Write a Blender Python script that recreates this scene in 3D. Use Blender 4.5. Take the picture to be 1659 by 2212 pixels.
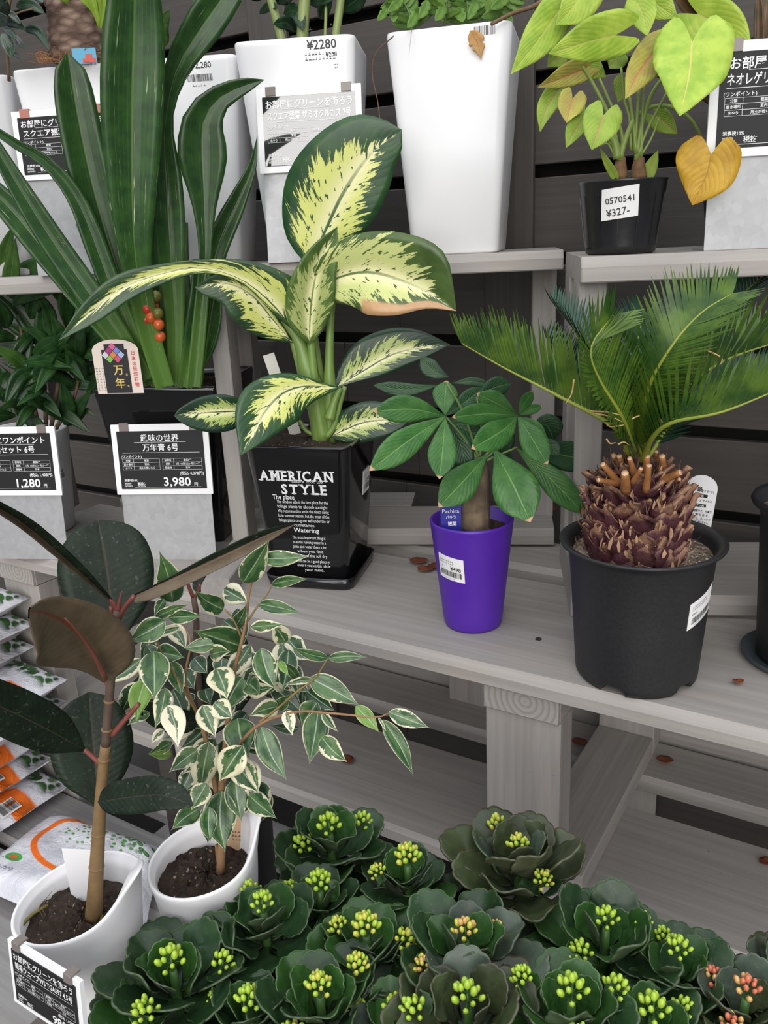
import bpy, math, random
import numpy as np
from mathutils import Vector, Matrix, noise as mnoise

for o in list(bpy.data.objects): bpy.data.objects.remove(o)
SC = bpy.context.scene
COL = SC.collection
random.seed(7)
R_ = random.Random(11)
pi = math.pi
CZ = 1.5                      # camera height above the paving, metres

# ---------------------------------------------------------------- camera
FPX, CX, CY = 1806.0, 829.5, 1106.0
def _d(x, y):
    return Vector(((x-CX)/FPX, -(y-CY)/FPX, -1.0))
_up = -_d(1100, 6550).normalized()
_fw = Vector((0, 0, -1)); _fw = (_fw - _up*_fw.dot(_up)).normalized()
_rt = _fw.cross(_up)
ROT = Matrix((_rt, _fw, _up))            # camera space -> world
cam_d = bpy.data.cameras.new('camera')
cam_d.sensor_fit = 'HORIZONTAL'; cam_d.sensor_width = 36.0
cam_d.lens = FPX/1659.0*36.0; cam_d.clip_start = 0.02; cam_d.clip_end = 100
cam = bpy.data.objects.new('camera', cam_d); COL.objects.link(cam)
M4 = ROT.to_4x4(); M4.translation = Vector((0, 0, CZ))
cam.matrix_world = M4
SC.camera = cam

# ---------------------------------------------------------------- sky, sun, exposure
W = bpy.data.worlds.new('overcast_sky'); SC.world = W; W.use_nodes = True
wn = W.node_tree; wn.nodes.clear()
tc = wn.nodes.new('ShaderNodeTexCoord'); sx = wn.nodes.new('ShaderNodeSeparateXYZ')
cr = wn.nodes.new('ShaderNodeValToRGB'); bg = wn.nodes.new('ShaderNodeBackground'); wo = wn.nodes.new('ShaderNodeOutputWorld')
mr = wn.nodes.new('ShaderNodeMapRange'); mr.inputs[1].default_value = -1; mr.inputs[2].default_value = 1
wn.links.new(tc.outputs['Generated'], sx.inputs[0]); wn.links.new(sx.outputs[2], mr.inputs[0])
wn.links.new(mr.outputs[0], cr.inputs[0]); wn.links.new(cr.outputs[0], bg.inputs[0]); wn.links.new(bg.outputs[0], wo.inputs[0])
e = cr.color_ramp.elements
e[0].position = 0.0; e[0].color = (.07, .068, .066, 1)
e[1].position = 1.0; e[1].color = (.90, .95, 1.0, 1)
for p_, c_ in ((.50, (.06, .063, .074, 1)), (.62, (.095, .105, .14, 1)), (.76, (.36, .375, .42, 1)), (.90, (.96, .97, 1.0, 1))):
    k = e.new(p_); k.color = c_
bg.inputs[1].default_value = 2.1
sun_d = bpy.data.lights.new('hazy_sun', 'SUN'); sun_d.energy = 2.55; sun_d.angle = math.radians(50); sun_d.color = (1, .97, .93)
sun = bpy.data.objects.new('hazy_sun', sun_d); COL.objects.link(sun)
sun.rotation_euler = Vector((.10, .95, -.25)).to_track_quat('-Z', 'Y').to_euler()
SC.view_settings.view_transform = 'Standard'; SC.view_settings.look = 'None'
SC.view_settings.exposure = 0.0; SC.view_settings.gamma = 1.0; SC.view_settings.use_curve_mapping = False

# ---------------------------------------------------------------- measuring helpers
def P(x, y, d):
    """point seen in direction (x, y), d metres ahead of the camera (horizontal distance)"""
    r = ROT @ _d(x, y); v = r*(d/r.y); v.z += CZ; return v
def Pd(x, y, d):
    """the same with d measured along the lens axis"""
    v = ROT @ (_d(x, y)*d); v.z += CZ; return v
def PZ(x, y, z):
    """point seen in direction (x, y) on the level plane z (relative to the camera height)"""
    r = ROT @ _d(x, y); v = r*(z/r.z); v.z += CZ; return v
def depth(v):
    return -(ROT.transposed() @ (Vector(v)-Vector((0, 0, CZ)))).z
CAMP = Vector((0, 0, CZ))
ZM, ZL, Z3 = -.639, -1.09, -1.30          # heights of the shelves below the camera
F_ANG, G_ANG = math.radians(-32.3), math.radians(-8.2)
F_O = Vector((.1455, 1.147, 0))
class Frame:
    def __init__(s, o, a): s.o, s.a, s.ux, s.uy = o, a, Vector((math.cos(a), math.sin(a), 0)), Vector((-math.sin(a), math.cos(a), 0))
    def w(s, x, y, z): return s.o + s.ux*x + s.uy*y + Vector((0, 0, z+CZ))
    def inv(s, p): q = Vector(p)-s.o; return (q.dot(s.ux), q.dot(s.uy), p[2]-CZ)
    def onY(s, x, y, Y):
        r = ROT @ _d(x, y); t = (Y + s.o.dot(s.uy))/(r.dot(s.uy)); v = r*t; v.z += CZ; return v
FF = Frame(F_O, F_ANG); GF = Frame(Vector((0, 0, 0)), G_ANG)

# ---------------------------------------------------------------- object helpers
def tag(o, label=None, cat=None, group=None, kind=None):
    if label: o['label'] = label
    if cat: o['category'] = cat
    if group: o['group'] = group
    if kind: o['kind'] = kind
    return o
def thing(name, loc, label, cat, group=None):
    o = bpy.data.objects.new(name, None); o.empty_display_size = .02; COL.objects.link(o); o.location = loc
    return tag(o, label, cat, group)
def wloc(o):
    v = Vector((0, 0, 0))
    while o is not None: v += o.location; o = o.parent
    return v
def mesh(name, V, F, mats, uv=None, fm=None, smooth=True):
    me = bpy.data.meshes.new(name)
    me.from_pydata([tuple(v) for v in V], [], F)
    for m in (mats if isinstance(mats, (list, tuple)) else [mats]): me.materials.append(m)
    if fm is not None: me.polygons.foreach_set('material_index', fm)
    if smooth: me.polygons.foreach_set('use_smooth', [True]*len(me.polygons))
    if uv is not None:
        l = me.uv_layers.new(name='UVMap')
        vi = np.empty(len(me.loops), dtype=np.int32); me.loops.foreach_get('vertex_index', vi)
        l.data.foreach_set('uv', np.asarray(uv, dtype=np.float32)[vi].ravel())
    me.update(); return me
def mk(name, V, F, mats, parent=None, uv=None, fm=None, smooth=True, kind=None, label=None):
    """one mesh object from world coordinates"""
    o0 = wloc(parent) if parent else Vector((0, 0, 0))
    me = mesh(name, [Vector(v)-o0 for v in V], F, mats, uv, fm, smooth)
    o = bpy.data.objects.new(name, me); COL.objects.link(o)
    if parent: o.parent = parent
    if kind: o['kind'] = kind
    if label: o['label'] = label
    return o
class MB:
    def __init__(s): s.V, s.F, s.M = [], [], []
    def add(s, V, F, m=0):
        n = len(s.V); s.V += [Vector(v) for v in V]; s.F += [tuple(i+n for i in f) for f in F]; s.M += [m]*len(F)
    def mk(s, name, mats, parent=None, smooth=True, **k): return mk(name, s.V, s.F, mats, parent, fm=s.M, smooth=smooth, **k)

def boxgeo(x0, x1, y0, y1, z0, z1, b=.002, topf=0):
    """box with small bevels; topf = broad chamfer along the upper front (low y) edge. extruded along x"""
    prof = [(y0+b, z0), (y1-b, z0), (y1, z0+b), (y1, z1-b), (y1-b, z1)]
    if topf: prof += [(y0+topf*.75, z1), (y0+topf*.12, z1-topf*.92), (y0, z1-topf)]
    else: prof += [(y0+b, z1), (y0, z1-b)]
    prof += [(y0, z0+b)]
    n = len(prof); V = []; F = []
    cy = sum(p[0] for p in prof)/n; cz = sum(p[1] for p in prof)/n
    for x, s in ((x0, .985 if b else 1), (x0+b, 1), (x1-b, 1), (x1, .985 if b else 1)):
        for y, z in prof: V.append((x, cy+(y-cy)*s, cz+(z-cz)*s))
    for k in range(3):
        for i in range(n):
            j = (i+1) % n; F.append((k*n+i, k*n+j, (k+1)*n+j, (k+1)*n+i))
    F.append(tuple(range(n-1, -1, -1))); F.append(tuple(3*n+i for i in range(n)))
    return V, [f[::-1] for f in F]
def plank(name, parent, fr, x0, x1, y0, y1, z0, z1, mat, topf=0, axis='x', kind=None, smooth=False):
    """timber in a rack frame; its own long axis is the local x (wood grain)"""
    c = fr.w((x0+x1)/2, (y0+y1)/2, (z0+z1)/2); dx, dy, dz = (x1-x0)/2, (y1-y0)/2, (z1-z0)/2
    if axis == 'x': V, F = boxgeo(-dx, dx, -dy, dy, -dz, dz, .002, topf); rot = Matrix.Rotation(fr.a, 4, 'Z')
    elif axis == 'y': V, F = boxgeo(-dy, dy, -dx, dx, -dz, dz, .002); rot = Matrix.Rotation(fr.a+pi/2, 4, 'Z')
    else: V, F = boxgeo(-dz, dz, -dy, dy, -dx, dx, .002); rot = Matrix.Rotation(fr.a, 4, 'Z') @ Matrix.Rotation(-pi/2, 4, 'Y')
    o = bpy.data.objects.new(name, mesh(name, V, F, mat, smooth=smooth)); COL.objects.link(o)
    if parent: o.parent = parent
    o.location = c - (wloc(parent) if parent else Vector()); o.rotation_euler = rot.to_euler()
    if kind: o['kind'] = kind
    return o

def spline(pts, n):
    """Catmull-Rom through pts, n+1 samples evenly by length"""
    p = [Vector(q) for q in pts]
    if len(p) == 2: return [p[0].lerp(p[1], i/n) for i in range(n+1)]
    q = [p[0]*2-p[1]]+p+[p[-1]*2-p[-2]]; fine = []
    for i in range(1, len(q)-2):
        for k in range(12):
            t = k/12; a, b, c, d = q[i-1], q[i], q[i+1], q[i+2]
            fine.append(.5*((2*b)+(c-a)*t+(2*a-5*b+4*c-d)*t*t+(3*b-a-3*c+d)*t**3))
    fine.append(p[-1]); L = [0]
    for a, b in zip(fine, fine[1:]): L.append(L[-1]+(b-a).length)
    out = []; j = 0
    for i in range(n+1):
        s = L[-1]*i/n
        while j < len(L)-2 and L[j+1] < s: j += 1
        f = (s-L[j])/max(1e-9, L[j+1]-L[j]); out.append(fine[j].lerp(fine[j+1], min(1, max(0, f))))
    return out
def lut(tab, v):
    """smooth interpolation of a width table"""
    n = len(tab)
    for i in range(n-1):
        if v <= tab[i+1][0] or i == n-2:
            v0, a = tab[i]; v1, b = tab[i+1]; t = min(1, max(0, (v-v0)/max(1e-9, v1-v0)))
            ma = (tab[i+1][1]-tab[i-1][1])/(tab[i+1][0]-tab[i-1][0])*(v1-v0) if i > 0 else (b-a)
            mb = (tab[i+2][1]-a)/(tab[i+2][0]-v0)*(v1-v0) if i < n-2 else (b-a)
            return max(0, (2*t**3-3*t*t+1)*a+(t**3-2*t*t+t)*ma+(-2*t**3+3*t*t)*b+(t**3-t*t)*mb)
OV = [(0, 0), (.05, .42), (.2, .86), (.38, 1), (.6, .84), (.8, .5), (.93, .19), (1, 0)]
EL = [(0, 0), (.06, .36), (.25, .84), (.48, 1), (.7, .86), (.88, .5), (.97, .2), (1, 0)]
LA = [(0, .18), (.15, .6), (.4, 1), (.65, .76), (.85, .38), (1, 0)]
ST = [(0, .45), (.2, .5), (.45, .8), (.7, 1), (.88, .78), (.97, .35), (1, 0)]
OB = [(0, 0), (.06, .4), (.25, .84), (.52, 1), (.78, .9), (.92, .6), (.98, .3), (1, 0)]
BE = [(0, 0), (.05, .4), (.2, .88), (.4, 1), (.6, .8), (.77, .43), (.89, .13), (1, 0)]
PA = [(0, .03), (.12, .26), (.4, .8), (.6, 1), (.78, .82), (.92, .36), (1, 0)]

def tube(pts, radii, seg=8, n=None, cap=True):
    n = n or max(2, 4*(len(pts)-1)); c = spline(pts, n); V = []; F = []
    a = None
    for i, p in enumerate(c):
        t = (c[min(i+1, n)]-c[max(i-1, 0)]).normalized()
        if a is None: a = t.orthogonal().normalized()
        a = (a-t*a.dot(t)).normalized(); b = t.cross(a)
        r = np.interp(i/n, np.linspace(0, 1, len(radii)), radii)
        for k in range(seg):
            w = 2*pi*k/seg; V.append(p+(a*math.cos(w)+b*math.sin(w))*r)
    for i in range(n):
        for k in range(seg):
            j = (k+1) % seg; F.append((i*seg+k, i*seg+j, (i+1)*seg+j, (i+1)*seg+k))
    if cap: F.append(tuple(range(seg-1, -1, -1))); F.append(tuple(n*seg+k for k in range(seg)))
    return V, F
def stem(name, pts, rpx, mat, parent, seg=8, n=None):
    """tube through measured points (x, y, d); radii in pixels"""
    w = [P(*q) for q in pts]; dm = sum(depth(q) for q in w)/len(w)
    V, F = tube(w, [r*dm/FPX for r in rpx], seg, n); return mk(name, V, F, mat, parent)

def leafgeo(mid, wl, wr, tl=0, tr=0, n=12, m=3, th=.0008, wav=0, wf=2.5, ph=0, scal=0, ns=9, lobe=0, curl=0, fl=0, fr_=0, hint=None, tw=0, quilt=0):
    """leaf with real thickness from a midrib; wl / wr = half-widths [m] at each sample; tl / tr = tilt of the halves"""
    V = []; U = []; F = []; FM = []
    up = []; cols = 2*m+1
    S = []
    for i in range(n+1):
        t = (mid[min(i+1, n)]-mid[max(i-1, 0)]).normalized()
        nn = hint if hint is not None else (CAMP-mid[i])
        nn = (nn-t*nn.dot(t))
        nn = nn.normalized() if nn.length > 1e-6 else t.orthogonal().normalized()
        if tw: nn = Matrix.Rotation(tw*i/n, 3, t) @ nn
        S.append((t, t.cross(nn).normalized(), nn))
    L = sum((mid[i+1]-mid[i]).length for i in range(n))
    for i in range(n+1):
        t, s, nn = S[i]; v = i/n
        for j in range(-m, m+1):
            u = abs(j)/m; right = j > 0
            w = (wr if right else wl)[i]; a = tr if right else tl
            if scal: w *= 1+scal*(abs(math.sin(v*ns*pi))**.6-.8)*(1 if u == 1 else .3)*min(1, v*3)
            h = (s if right else -s)*math.cos(a)+nn*math.sin(a)
            q = mid[i]+h*(w*u)+nn*(curl*w*u*u + wav*w*u*u*math.sin(v*wf*2*pi+ph+(1.7 if right else 0)))
            if quilt: q = q + nn*(quilt*math.sin((v*1.0-u*.25)*2*pi*8)*math.sin(u*pi)*w)
            if lobe: q = q - t*(lobe*L*math.sin(pi*.70*u)*max(0, 1-v*2.2)**1.3)
            V.append(q); U.append((.5+.5*j/m, v))
    N = len(V)
    for i in range(n+1):
        for j in range(cols):
            e_ = 1 if (j in (0, cols-1)) else 1
            V.append(V[i*cols+j]-S[i][2]*th*e_); U.append(U[i*cols+j])
    for i in range(n):
        for j in range(cols-1):
            a, b, c, d = i*cols+j, i*cols+j+1, (i+1)*cols+j+1, (i+1)*cols+j
            f = fr_ if j >= m else fl
            F.append((a, b, c, d)); FM.append(1 if f else 0)
            F.append((N+d, N+c, N+b, N+a)); FM.append(0 if f else 1)
        for a, b in ((i*cols, (i+1)*cols), ((i+1)*cols+cols-1, i*cols+cols-1)):
            F.append((a, b, N+b, N+a)); FM.append(1)
    return V, F, U, FM
def leaf(parent, name, pts, w, mats, prof=OV, wr=None, tl=.15, tr=.15, n=12, m=3, d=None, label=None, **k):
    """leaf from a measured midrib (x, y[, d]); w = visible half-width in pixels or [(v, px), ...]"""
    q = []
    N = len(pts)
    for i, p in enumerate(pts):
        dd = p[2] if len(p) > 2 else (d[0]+(d[1]-d[0])*i/(N-1))
        q.append(P(p[0], p[1], dd))
    mid = spline(q, n)
    def ws(w_, a):
        out = []
        for i in range(n+1):
            sc = depth(mid[i])/FPX/max(.25, math.cos(a))
            f = lut(w_, i/n) if isinstance(w_, list) else w_*lut(prof, i/n)
            out.append(f*sc)
        return out
    V, F, U, FM = leafgeo(mid, ws(w, tl), ws(w if wr is None else wr, tr), tl, tr, n, m, **k)
    return mk(name, V, F, mats, parent, uv=U, fm=FM, label=label)
def xf(ox, oy, s):
    return lambda *pts: [(ox+p[0]/s, oy+p[1]/s)+tuple(p[2:]) for p in pts]

# ---------------------------------------------------------------- materials
class NT:
    def __init__(s, name):
        s.m = bpy.data.materials.new(name); s.m.use_nodes = True; s.t = s.m.node_tree; s.t.nodes.clear()
        s.out = s.t.nodes.new('ShaderNodeOutputMaterial'); s.b = s.t.nodes.new('ShaderNodeBsdfPrincipled')
        s.t.links.new(s.b.outputs[0], s.out.inputs[0])
    def lk(s, inp, v):
        if isinstance(v, (int, float)): inp.default_value = v
        elif isinstance(v, tuple): inp.default_value = v if len(v) != 3 or inp.type == 'VECTOR' else v+(1,)
        else: s.t.links.new(v, inp)
    def nd(s, t, **k):
        n = s.t.nodes.new(t)
        for a, v in k.items(): setattr(n, a, v)
        return n
    def mt(s, op, a, b=0.0, c=None, clamp=False):
        n = s.nd('ShaderNodeMath', operation=op, use_clamp=clamp); s.lk(n.inputs[0], a); s.lk(n.inputs[1], b)
        if c is not None: s.lk(n.inputs[2], c)
        return n.outputs[0]
    def sm(s, v, a, b):
        n = s.nd('ShaderNodeMapRange', interpolation_type='SMOOTHSTEP'); s.lk(n.inputs[0], v); n.inputs[1].default_value = a; n.inputs[2].default_value = b
        return n.outputs[0]
    def mix(s, f, a, b):
        n = s.nd('ShaderNodeMix', data_type='RGBA'); s.lk(n.inputs[0], f); s.lk(n.inputs[6], a); s.lk(n.inputs[7], b); return n.outputs[2]
    def tex(s, kind='Object'): return s.nd('ShaderNodeTexCoord').outputs[kind]
    def sep(s, v):
        n = s.nd('ShaderNodeSeparateXYZ'); s.lk(n.inputs[0], v); return n.outputs
    def comb(s, x, y, z=0.0):
        n = s.nd('ShaderNodeCombineXYZ'); s.lk(n.inputs[0], x); s.lk(n.inputs[1], y); s.lk(n.inputs[2], z); return n.outputs[0]
    def scale(s, v, sc):
        n = s.nd('ShaderNodeMapping'); s.lk(n.inputs[0], v); n.inputs[3].default_value = sc; return n.outputs[0]
    def noise(s, v, sc, det=3, rough=.55, dist=0):
        n = s.nd('ShaderNodeTexNoise'); s.lk(n.inputs['Vector'], v); s.lk(n.inputs['Scale'], sc); n.inputs['Detail'].default_value = det
        n.inputs['Roughness'].default_value = rough; n.inputs['Distortion'].default_value = dist; return n.outputs[0]
    def vor(s, v, sc, feat='F1'):
        n = s.nd('ShaderNodeTexVoronoi', feature=feat); s.lk(n.inputs['Vector'], v); n.inputs['Scale'].default_value = sc; return n.outputs
    def bump(s, h, st=.3, dist=.002):
        n = s.nd('ShaderNodeBump'); s.lk(n.inputs['Height'], h); n.inputs['Strength'].default_value = st; n.inputs['Distance'].default_value = dist
        s.t.links.new(n.outputs[0], s.b.inputs['Normal'])
    def rnd(s): return s.nd('ShaderNodeObjectInfo').outputs['Random']
    def fin(s, col, rough=.5, **k):
        s.lk(s.b.inputs['Base Color'], col); s.lk(s.b.inputs['Roughness'], rough)
        for a, v in k.items(): s.lk(s.b.inputs[a.replace('_', ' ')], v)
        return s.m
def plain(name, col, rough=.5, **k): return NT(name).fin(col, rough, **k)
def plastic(name, col, rough=.35, bump=.03, sc=60, var=.06, **k):
    t = NT(name); c = t.tex(); n = t.noise(c, sc, 3)
    dark = tuple(x*(1-var*2) for x in col); lt = tuple(min(1, x*(1+var)) for x in col)
    t.bump(n, bump, .002); return t.fin(t.mix(n, dark, lt), rough, **k)
def woodmat(name, c0, c1, grain=.5, patch=.5):
    t = NT(name); c = t.tex(); r = t.rnd()
    off = t.nd('ShaderNodeVectorMath', operation='ADD'); t.lk(off.inputs[0], c); t.lk(off.inputs[1], t.comb(t.mt('MULTIPLY', r, 7.3), t.mt('MULTIPLY', r, 3.1), r)); c = off.outputs[0]
    g = t.noise(t.scale(c, (2.2, 75, 75)), 1.0, 5, .6, .35); g2 = t.noise(t.scale(c, (1.0, 16, 16)), 1.0, 3, .6, 1.2)
    rings = t.mt('SINE', t.mt('MULTIPLY', g2, 40)); pt = t.noise(t.scale(c, (3, 9, 9)), 1.0, 4, .6)
    base = t.mix(t.sm(g, .25, .80), c0, c1)
    base = t.mix(t.mt('MULTIPLY', t.sm(rings, .3, 1), .12*grain), base, tuple(x*.78 for x in c0))
    base = t.mix(t.mt('MULTIPLY', t.sm(pt, .52, .75), .35*patch), base, tuple(x*m_ for x, m_ in zip(c1, (1.0, .84, .75))))
    base = t.mix(t.mt('MULTIPLY', t.sm(t.noise(c, 5, 3), .5, .72), .30*patch), base, tuple(x*m_ for x, m_ in zip(c1, (.80, .88, 1.03))))
    sp = t.sm(t.noise(c, 130, 2), .73, .78); base = t.mix(t.mt('MULTIPLY', sp, .5), base, (.09, .07, .06))
    t.bump(t.mt('ADD', t.mt('MULTIPLY', g, .6), t.mt('MULTIPLY', rings, .05)), .35, .0015)
    return t.fin(base, .62)
WOOD = woodmat('grey_stained_wood', (.285, .262, .240), (.370, .344, .318))
WOODB = woodmat('dark_wall_wood', (.050, .044, .039), (.070, .062, .056), .5, .1)
WOODL = woodmat('low_platform_wood', (.20, .19, .185), (.30, .29, .285))
def endgrain():
    t = NT('end_grain_wood'); c = t.tex(); s = t.sep(c)
    rr = t.mt('SQRT', t.mt('ADD', t.mt('POWER', t.mt('SUBTRACT', s[0], .008), 2), t.mt('POWER', t.mt('SUBTRACT', s[2], .004), 2)))
    w = t.mt('SINE', t.mt('MULTIPLY', t.mt('ADD', rr, t.mt('MULTIPLY', t.noise(c, 30), .006)), 620))
    b = t.mix(t.sm(w, -.3, 1), (.35, .325, .30), (.27, .25, .23)); t.bump(w, .2, .001); return t.fin(b, .7)
ENDW = endgrain()
WHITE = plastic('white_gloss_plastic', (.86, .86, .87), .28, .01, 20, .01)
WHITEM = plastic('white_matt_plastic', (.80, .79, .80), .45, .05, 14, .01)
GREYP = plastic('pale_grey_plastic', (.52, .52, .53), .4, .02, 20, .02)
BLACKG = plastic('black_gloss_plastic', (.010, .010, .011), .10, .012, 9, .2, Specular_IOR_Level=.55)
BLACKM = plastic('black_matt_plastic', (.016, .016, .018), .55, .08, 240, .3)
BLACKV = plastic('black_vinyl', (.014, .014, .016), .32, .25, 28, .3)
PURPLE = plastic('purple_plastic', (.075, .016, .33), .42, .04, 30, .05)
def galv():
    t = NT('galvanized_sheet'); c = t.tex(); v = t.vor(c, 90)[1]; n = t.noise(c, 25, 5)
    f = t.mt('ADD', t.mt('MULTIPLY', t.sep(v)[0], .35), t.mt('MULTIPLY', n, .65))
    t.bump(n, .08, .002); return t.fin(t.mix(f, (.29, .295, .30), (.42, .425, .43)), .45, Metallic=.3)
GALV = galv()
CARD = plain('black_card', (.020, .019, .020), .45, Specular_IOR_Level=.2)
CARDS = plain('black_card_under_clear_film', (.024, .023, .026), .05, Specular_IOR_Level=1.0, Coat_Weight=1.0, Coat_IOR=1.7, Coat_Roughness=.03)
PRW = plain('white_print', (.82, .82, .82), .45); PRB = plain('black_print', (.012, .012, .012), .5)
FRAMEW = plain('white_sign_board', (.84, .84, .84), .4); PAPER = plain('white_label_paper', (.80, .79, .78), .6)
CLIP = plain('smoky_clip', (.19, .16, .145), .25); CLIPR = plain('red_clip', (.42, .16, .12), .3)
def soil():
    t = NT('potting_soil'); c = t.tex(); n = t.noise(c, 90, 5, .7); v = t.vor(c, 150)[0]
    b = t.mix(n, (.010, .006, .004), (.065, .038, .022)); b = t.mix(t.sm(t.noise(c, 160, 1), .68, .74), b, (.30, .24, .17))
    t.bump(t.mt('ADD', n, v), 1, .006); return t.fin(b, .95)
SOIL = soil()
def soil2():
    t = NT('gritty_tan_soil'); c = t.tex(); n = t.noise(c, 120, 5, .7)
    b = t.mix(t.sm(n, .35, .7), (.07, .045, .028), (.36, .27, .19)); b = t.mix(t.sm(t.noise(c, 220, 1), .6, .68), b, (.6, .55, .5))
    t.bump(n, 1, .006); return t.fin(b, .95)
GRIT = soil2()
def leafmat(name, c0, c1, rib, rough=.38, veins=12, vein=.35, ribw=.05, slant=.3, edge=None, jit=.25, bump=.25, streak=None, dust=0, tipc=None, spec=.5, elo=.93, basec=None):
    t = NT(name); uv = t.sep(t.tex('UV')); a = t.mt('ABSOLUTE', t.mt('MULTIPLY', t.mt('SUBTRACT', uv[0], .5), 2)); v = uv[1]; c = t.tex(); r = t.rnd()
    n = t.noise(c, 45, 4); base = t.mix(t.sm(n, .3, .7), c0, c1)
    q = t.mt('MULTIPLY', t.mt('SUBTRACT', v, t.mt('MULTIPLY', a, slant)), veins)
    vw = t.mt('ABSOLUTE', t.mt('SINE', t.mt('MULTIPLY', q, pi))); vm = t.mt('MULTIPLY', t.sm(vw, .14, .0), vein)
    base = t.mix(vm, base, rib)
    if streak:
        s_ = t.sm(t.noise(t.comb(t.mt('MULTIPLY', uv[0], 30), t.mt('MULTIPLY', v, 3.2), r), 1.0, 2), .64, .70)
        s2 = t.sm(t.noise(t.comb(t.mt('MULTIPLY', uv[0], 60), t.mt('MULTIPLY', v, 16), t.mt('MULTIPLY', r, 3)), 1.0, 2), .52, .62)
        base = t.mix(t.mt('MULTIPLY', s_, s2), base, streak)
        g_ = t.mt('ABSOLUTE', t.mt('SINE', t.mt('MULTIPLY', uv[0], 14*pi))); base = t.mix(t.mt('MULTIPLY', t.sm(g_, .3, 0), .25), base, rib)
    base = t.mix(t.mt('MULTIPLY', t.sm(a, ribw, ribw*.4), .85), base, rib)
    if basec: base = t.mix(t.mt('MULTIPLY', t.sm(v, .42, .12), .8), base, basec)
    if edge: base = t.mix(t.sm(t.mt('ADD', a, t.mt('MULTIPLY', t.noise(c, 60, 3), .06)), elo, elo+.06), base, edge)
    if tipc: base = t.mix(t.sm(t.mt('ADD', v, t.mt('MULTIPLY', t.noise(c, 80, 2), .03)), .955, .975), base, tipc)
    if dust: base = t.mix(t.mt('MULTIPLY', t.sm(t.noise(c, 220, 3), .60, .72), dust), base, (.30, .32, .29))
    h = t.nd('ShaderNodeHueSaturation'); t.lk(h.inputs['Color'], base); t.lk(h.inputs['Value'], t.mt('ADD', 1-jit/2, t.mt('MULTIPLY', r, jit)))
    t.bump(t.mt('ADD', t.mt('MULTIPLY', vw, .5), t.mt('MULTIPLY', t.sm(a, 0, .12), .8)), bump, .0012)
    return t.fin(h.outputs[0], rough, Specular_IOR_Level=spec*.62)
def dieffmat(name, green0, green1, cream, brown=False, amt=1.0):
    t = NT(name); uv = t.sep(t.tex('UV')); a = t.mt('ABSOLUTE', t.mt('MULTIPLY', t.mt('SUBTRACT', uv[0], .5), 2)); v = uv[1]; c = t.tex(); r = t.rnd()
    side = t.mt('SIGN', t.mt('SUBTRACT', uv[0], .5)); n = t.noise(c, 30, 3)
    g = t.mix(t.sm(n, .3, .7), green0, green1)
    q = t.mt('SUBTRACT', v, t.mt('MULTIPLY', a, .28))
    sd = t.mt('MULTIPLY', t.mt('ADD', side, t.mt('MULTIPLY', r, 9)), 3.7)
    f1 = t.noise(t.comb(t.mt('MULTIPLY', q, 17), t.mt('MULTIPLY', a, 1.1), sd), 1.0, 5, .66, .4)
    f2 = t.noise(t.comb(t.mt('MULTIPLY', q, 55), t.mt('MULTIPLY', a, 4), sd), 1.0, 3, .6)
    f = t.mt('ADD', t.mt('MULTIPLY', t.mt('SUBTRACT', f1, .5), 3.6), t.mt('MULTIPLY', t.mt('SUBTRACT', f2, .5), 1.7))
    env = t.mt('MULTIPLY', t.mt('MULTIPLY', t.sm(v, .02, .14), t.sm(v, .97, .45)), .52*amt)
    m = t.sm(t.mt('SUBTRACT', t.mt('ADD', env, t.mt('MULTIPLY', f, .42)), t.mt('MULTIPLY', a, .80)), -.02, .02)
    m = t.mt('MULTIPLY', m, t.sm(v, .97, .9))
    holes = t.sm(t.noise(t.comb(t.mt('MULTIPLY', q, 30), t.mt('MULTIPLY', a, 7), t.mt('ADD', sd, 5)), 1.0, 3), .60, .63)
    m = t.mt('MULTIPLY', m, t.mt('SUBTRACT', 1.0, holes))
    cr_ = t.mix(t.sm(a, .0, .40), (.80, .78, .42), cream)
    b = t.mix(m, g, cr_); b = t.mix(t.mt('MULTIPLY', t.sm(a, .05, .02), t.sm(v, 1.0, .3)), b, tuple(x*1.3 for x in green1))
    if brown:
        e_ = t.mt('ADD', t.mt('ADD', t.mt('MULTIPLY', uv[0], .55), t.mt('MULTIPLY', v, .5)), t.mt('MULTIPLY', t.mt('SUBTRACT', t.noise(c, 22, 2), .5), .16))
        e2 = t.mt('MAXIMUM', t.sm(e_, .80, .83), t.mt('MULTIPLY', t.sm(uv[0], .80, .86), t.sm(v, .40, .46)))
        b = t.mix(e2, b, t.mix(n, (.42, .22, .085), (.56, .36, .19)))
    vw = t.mt('ABSOLUTE', t.mt('SINE', t.mt('MULTIPLY', q, 15*pi))); t.bump(t.mt('ADD', t.mt('MULTIPLY', vw, .4), t.mt('MULTIPLY', t.sm(a, 0, .1), .8)), .18, .0015)
    return t.fin(b, .36, Specular_IOR_Level=.45)
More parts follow.
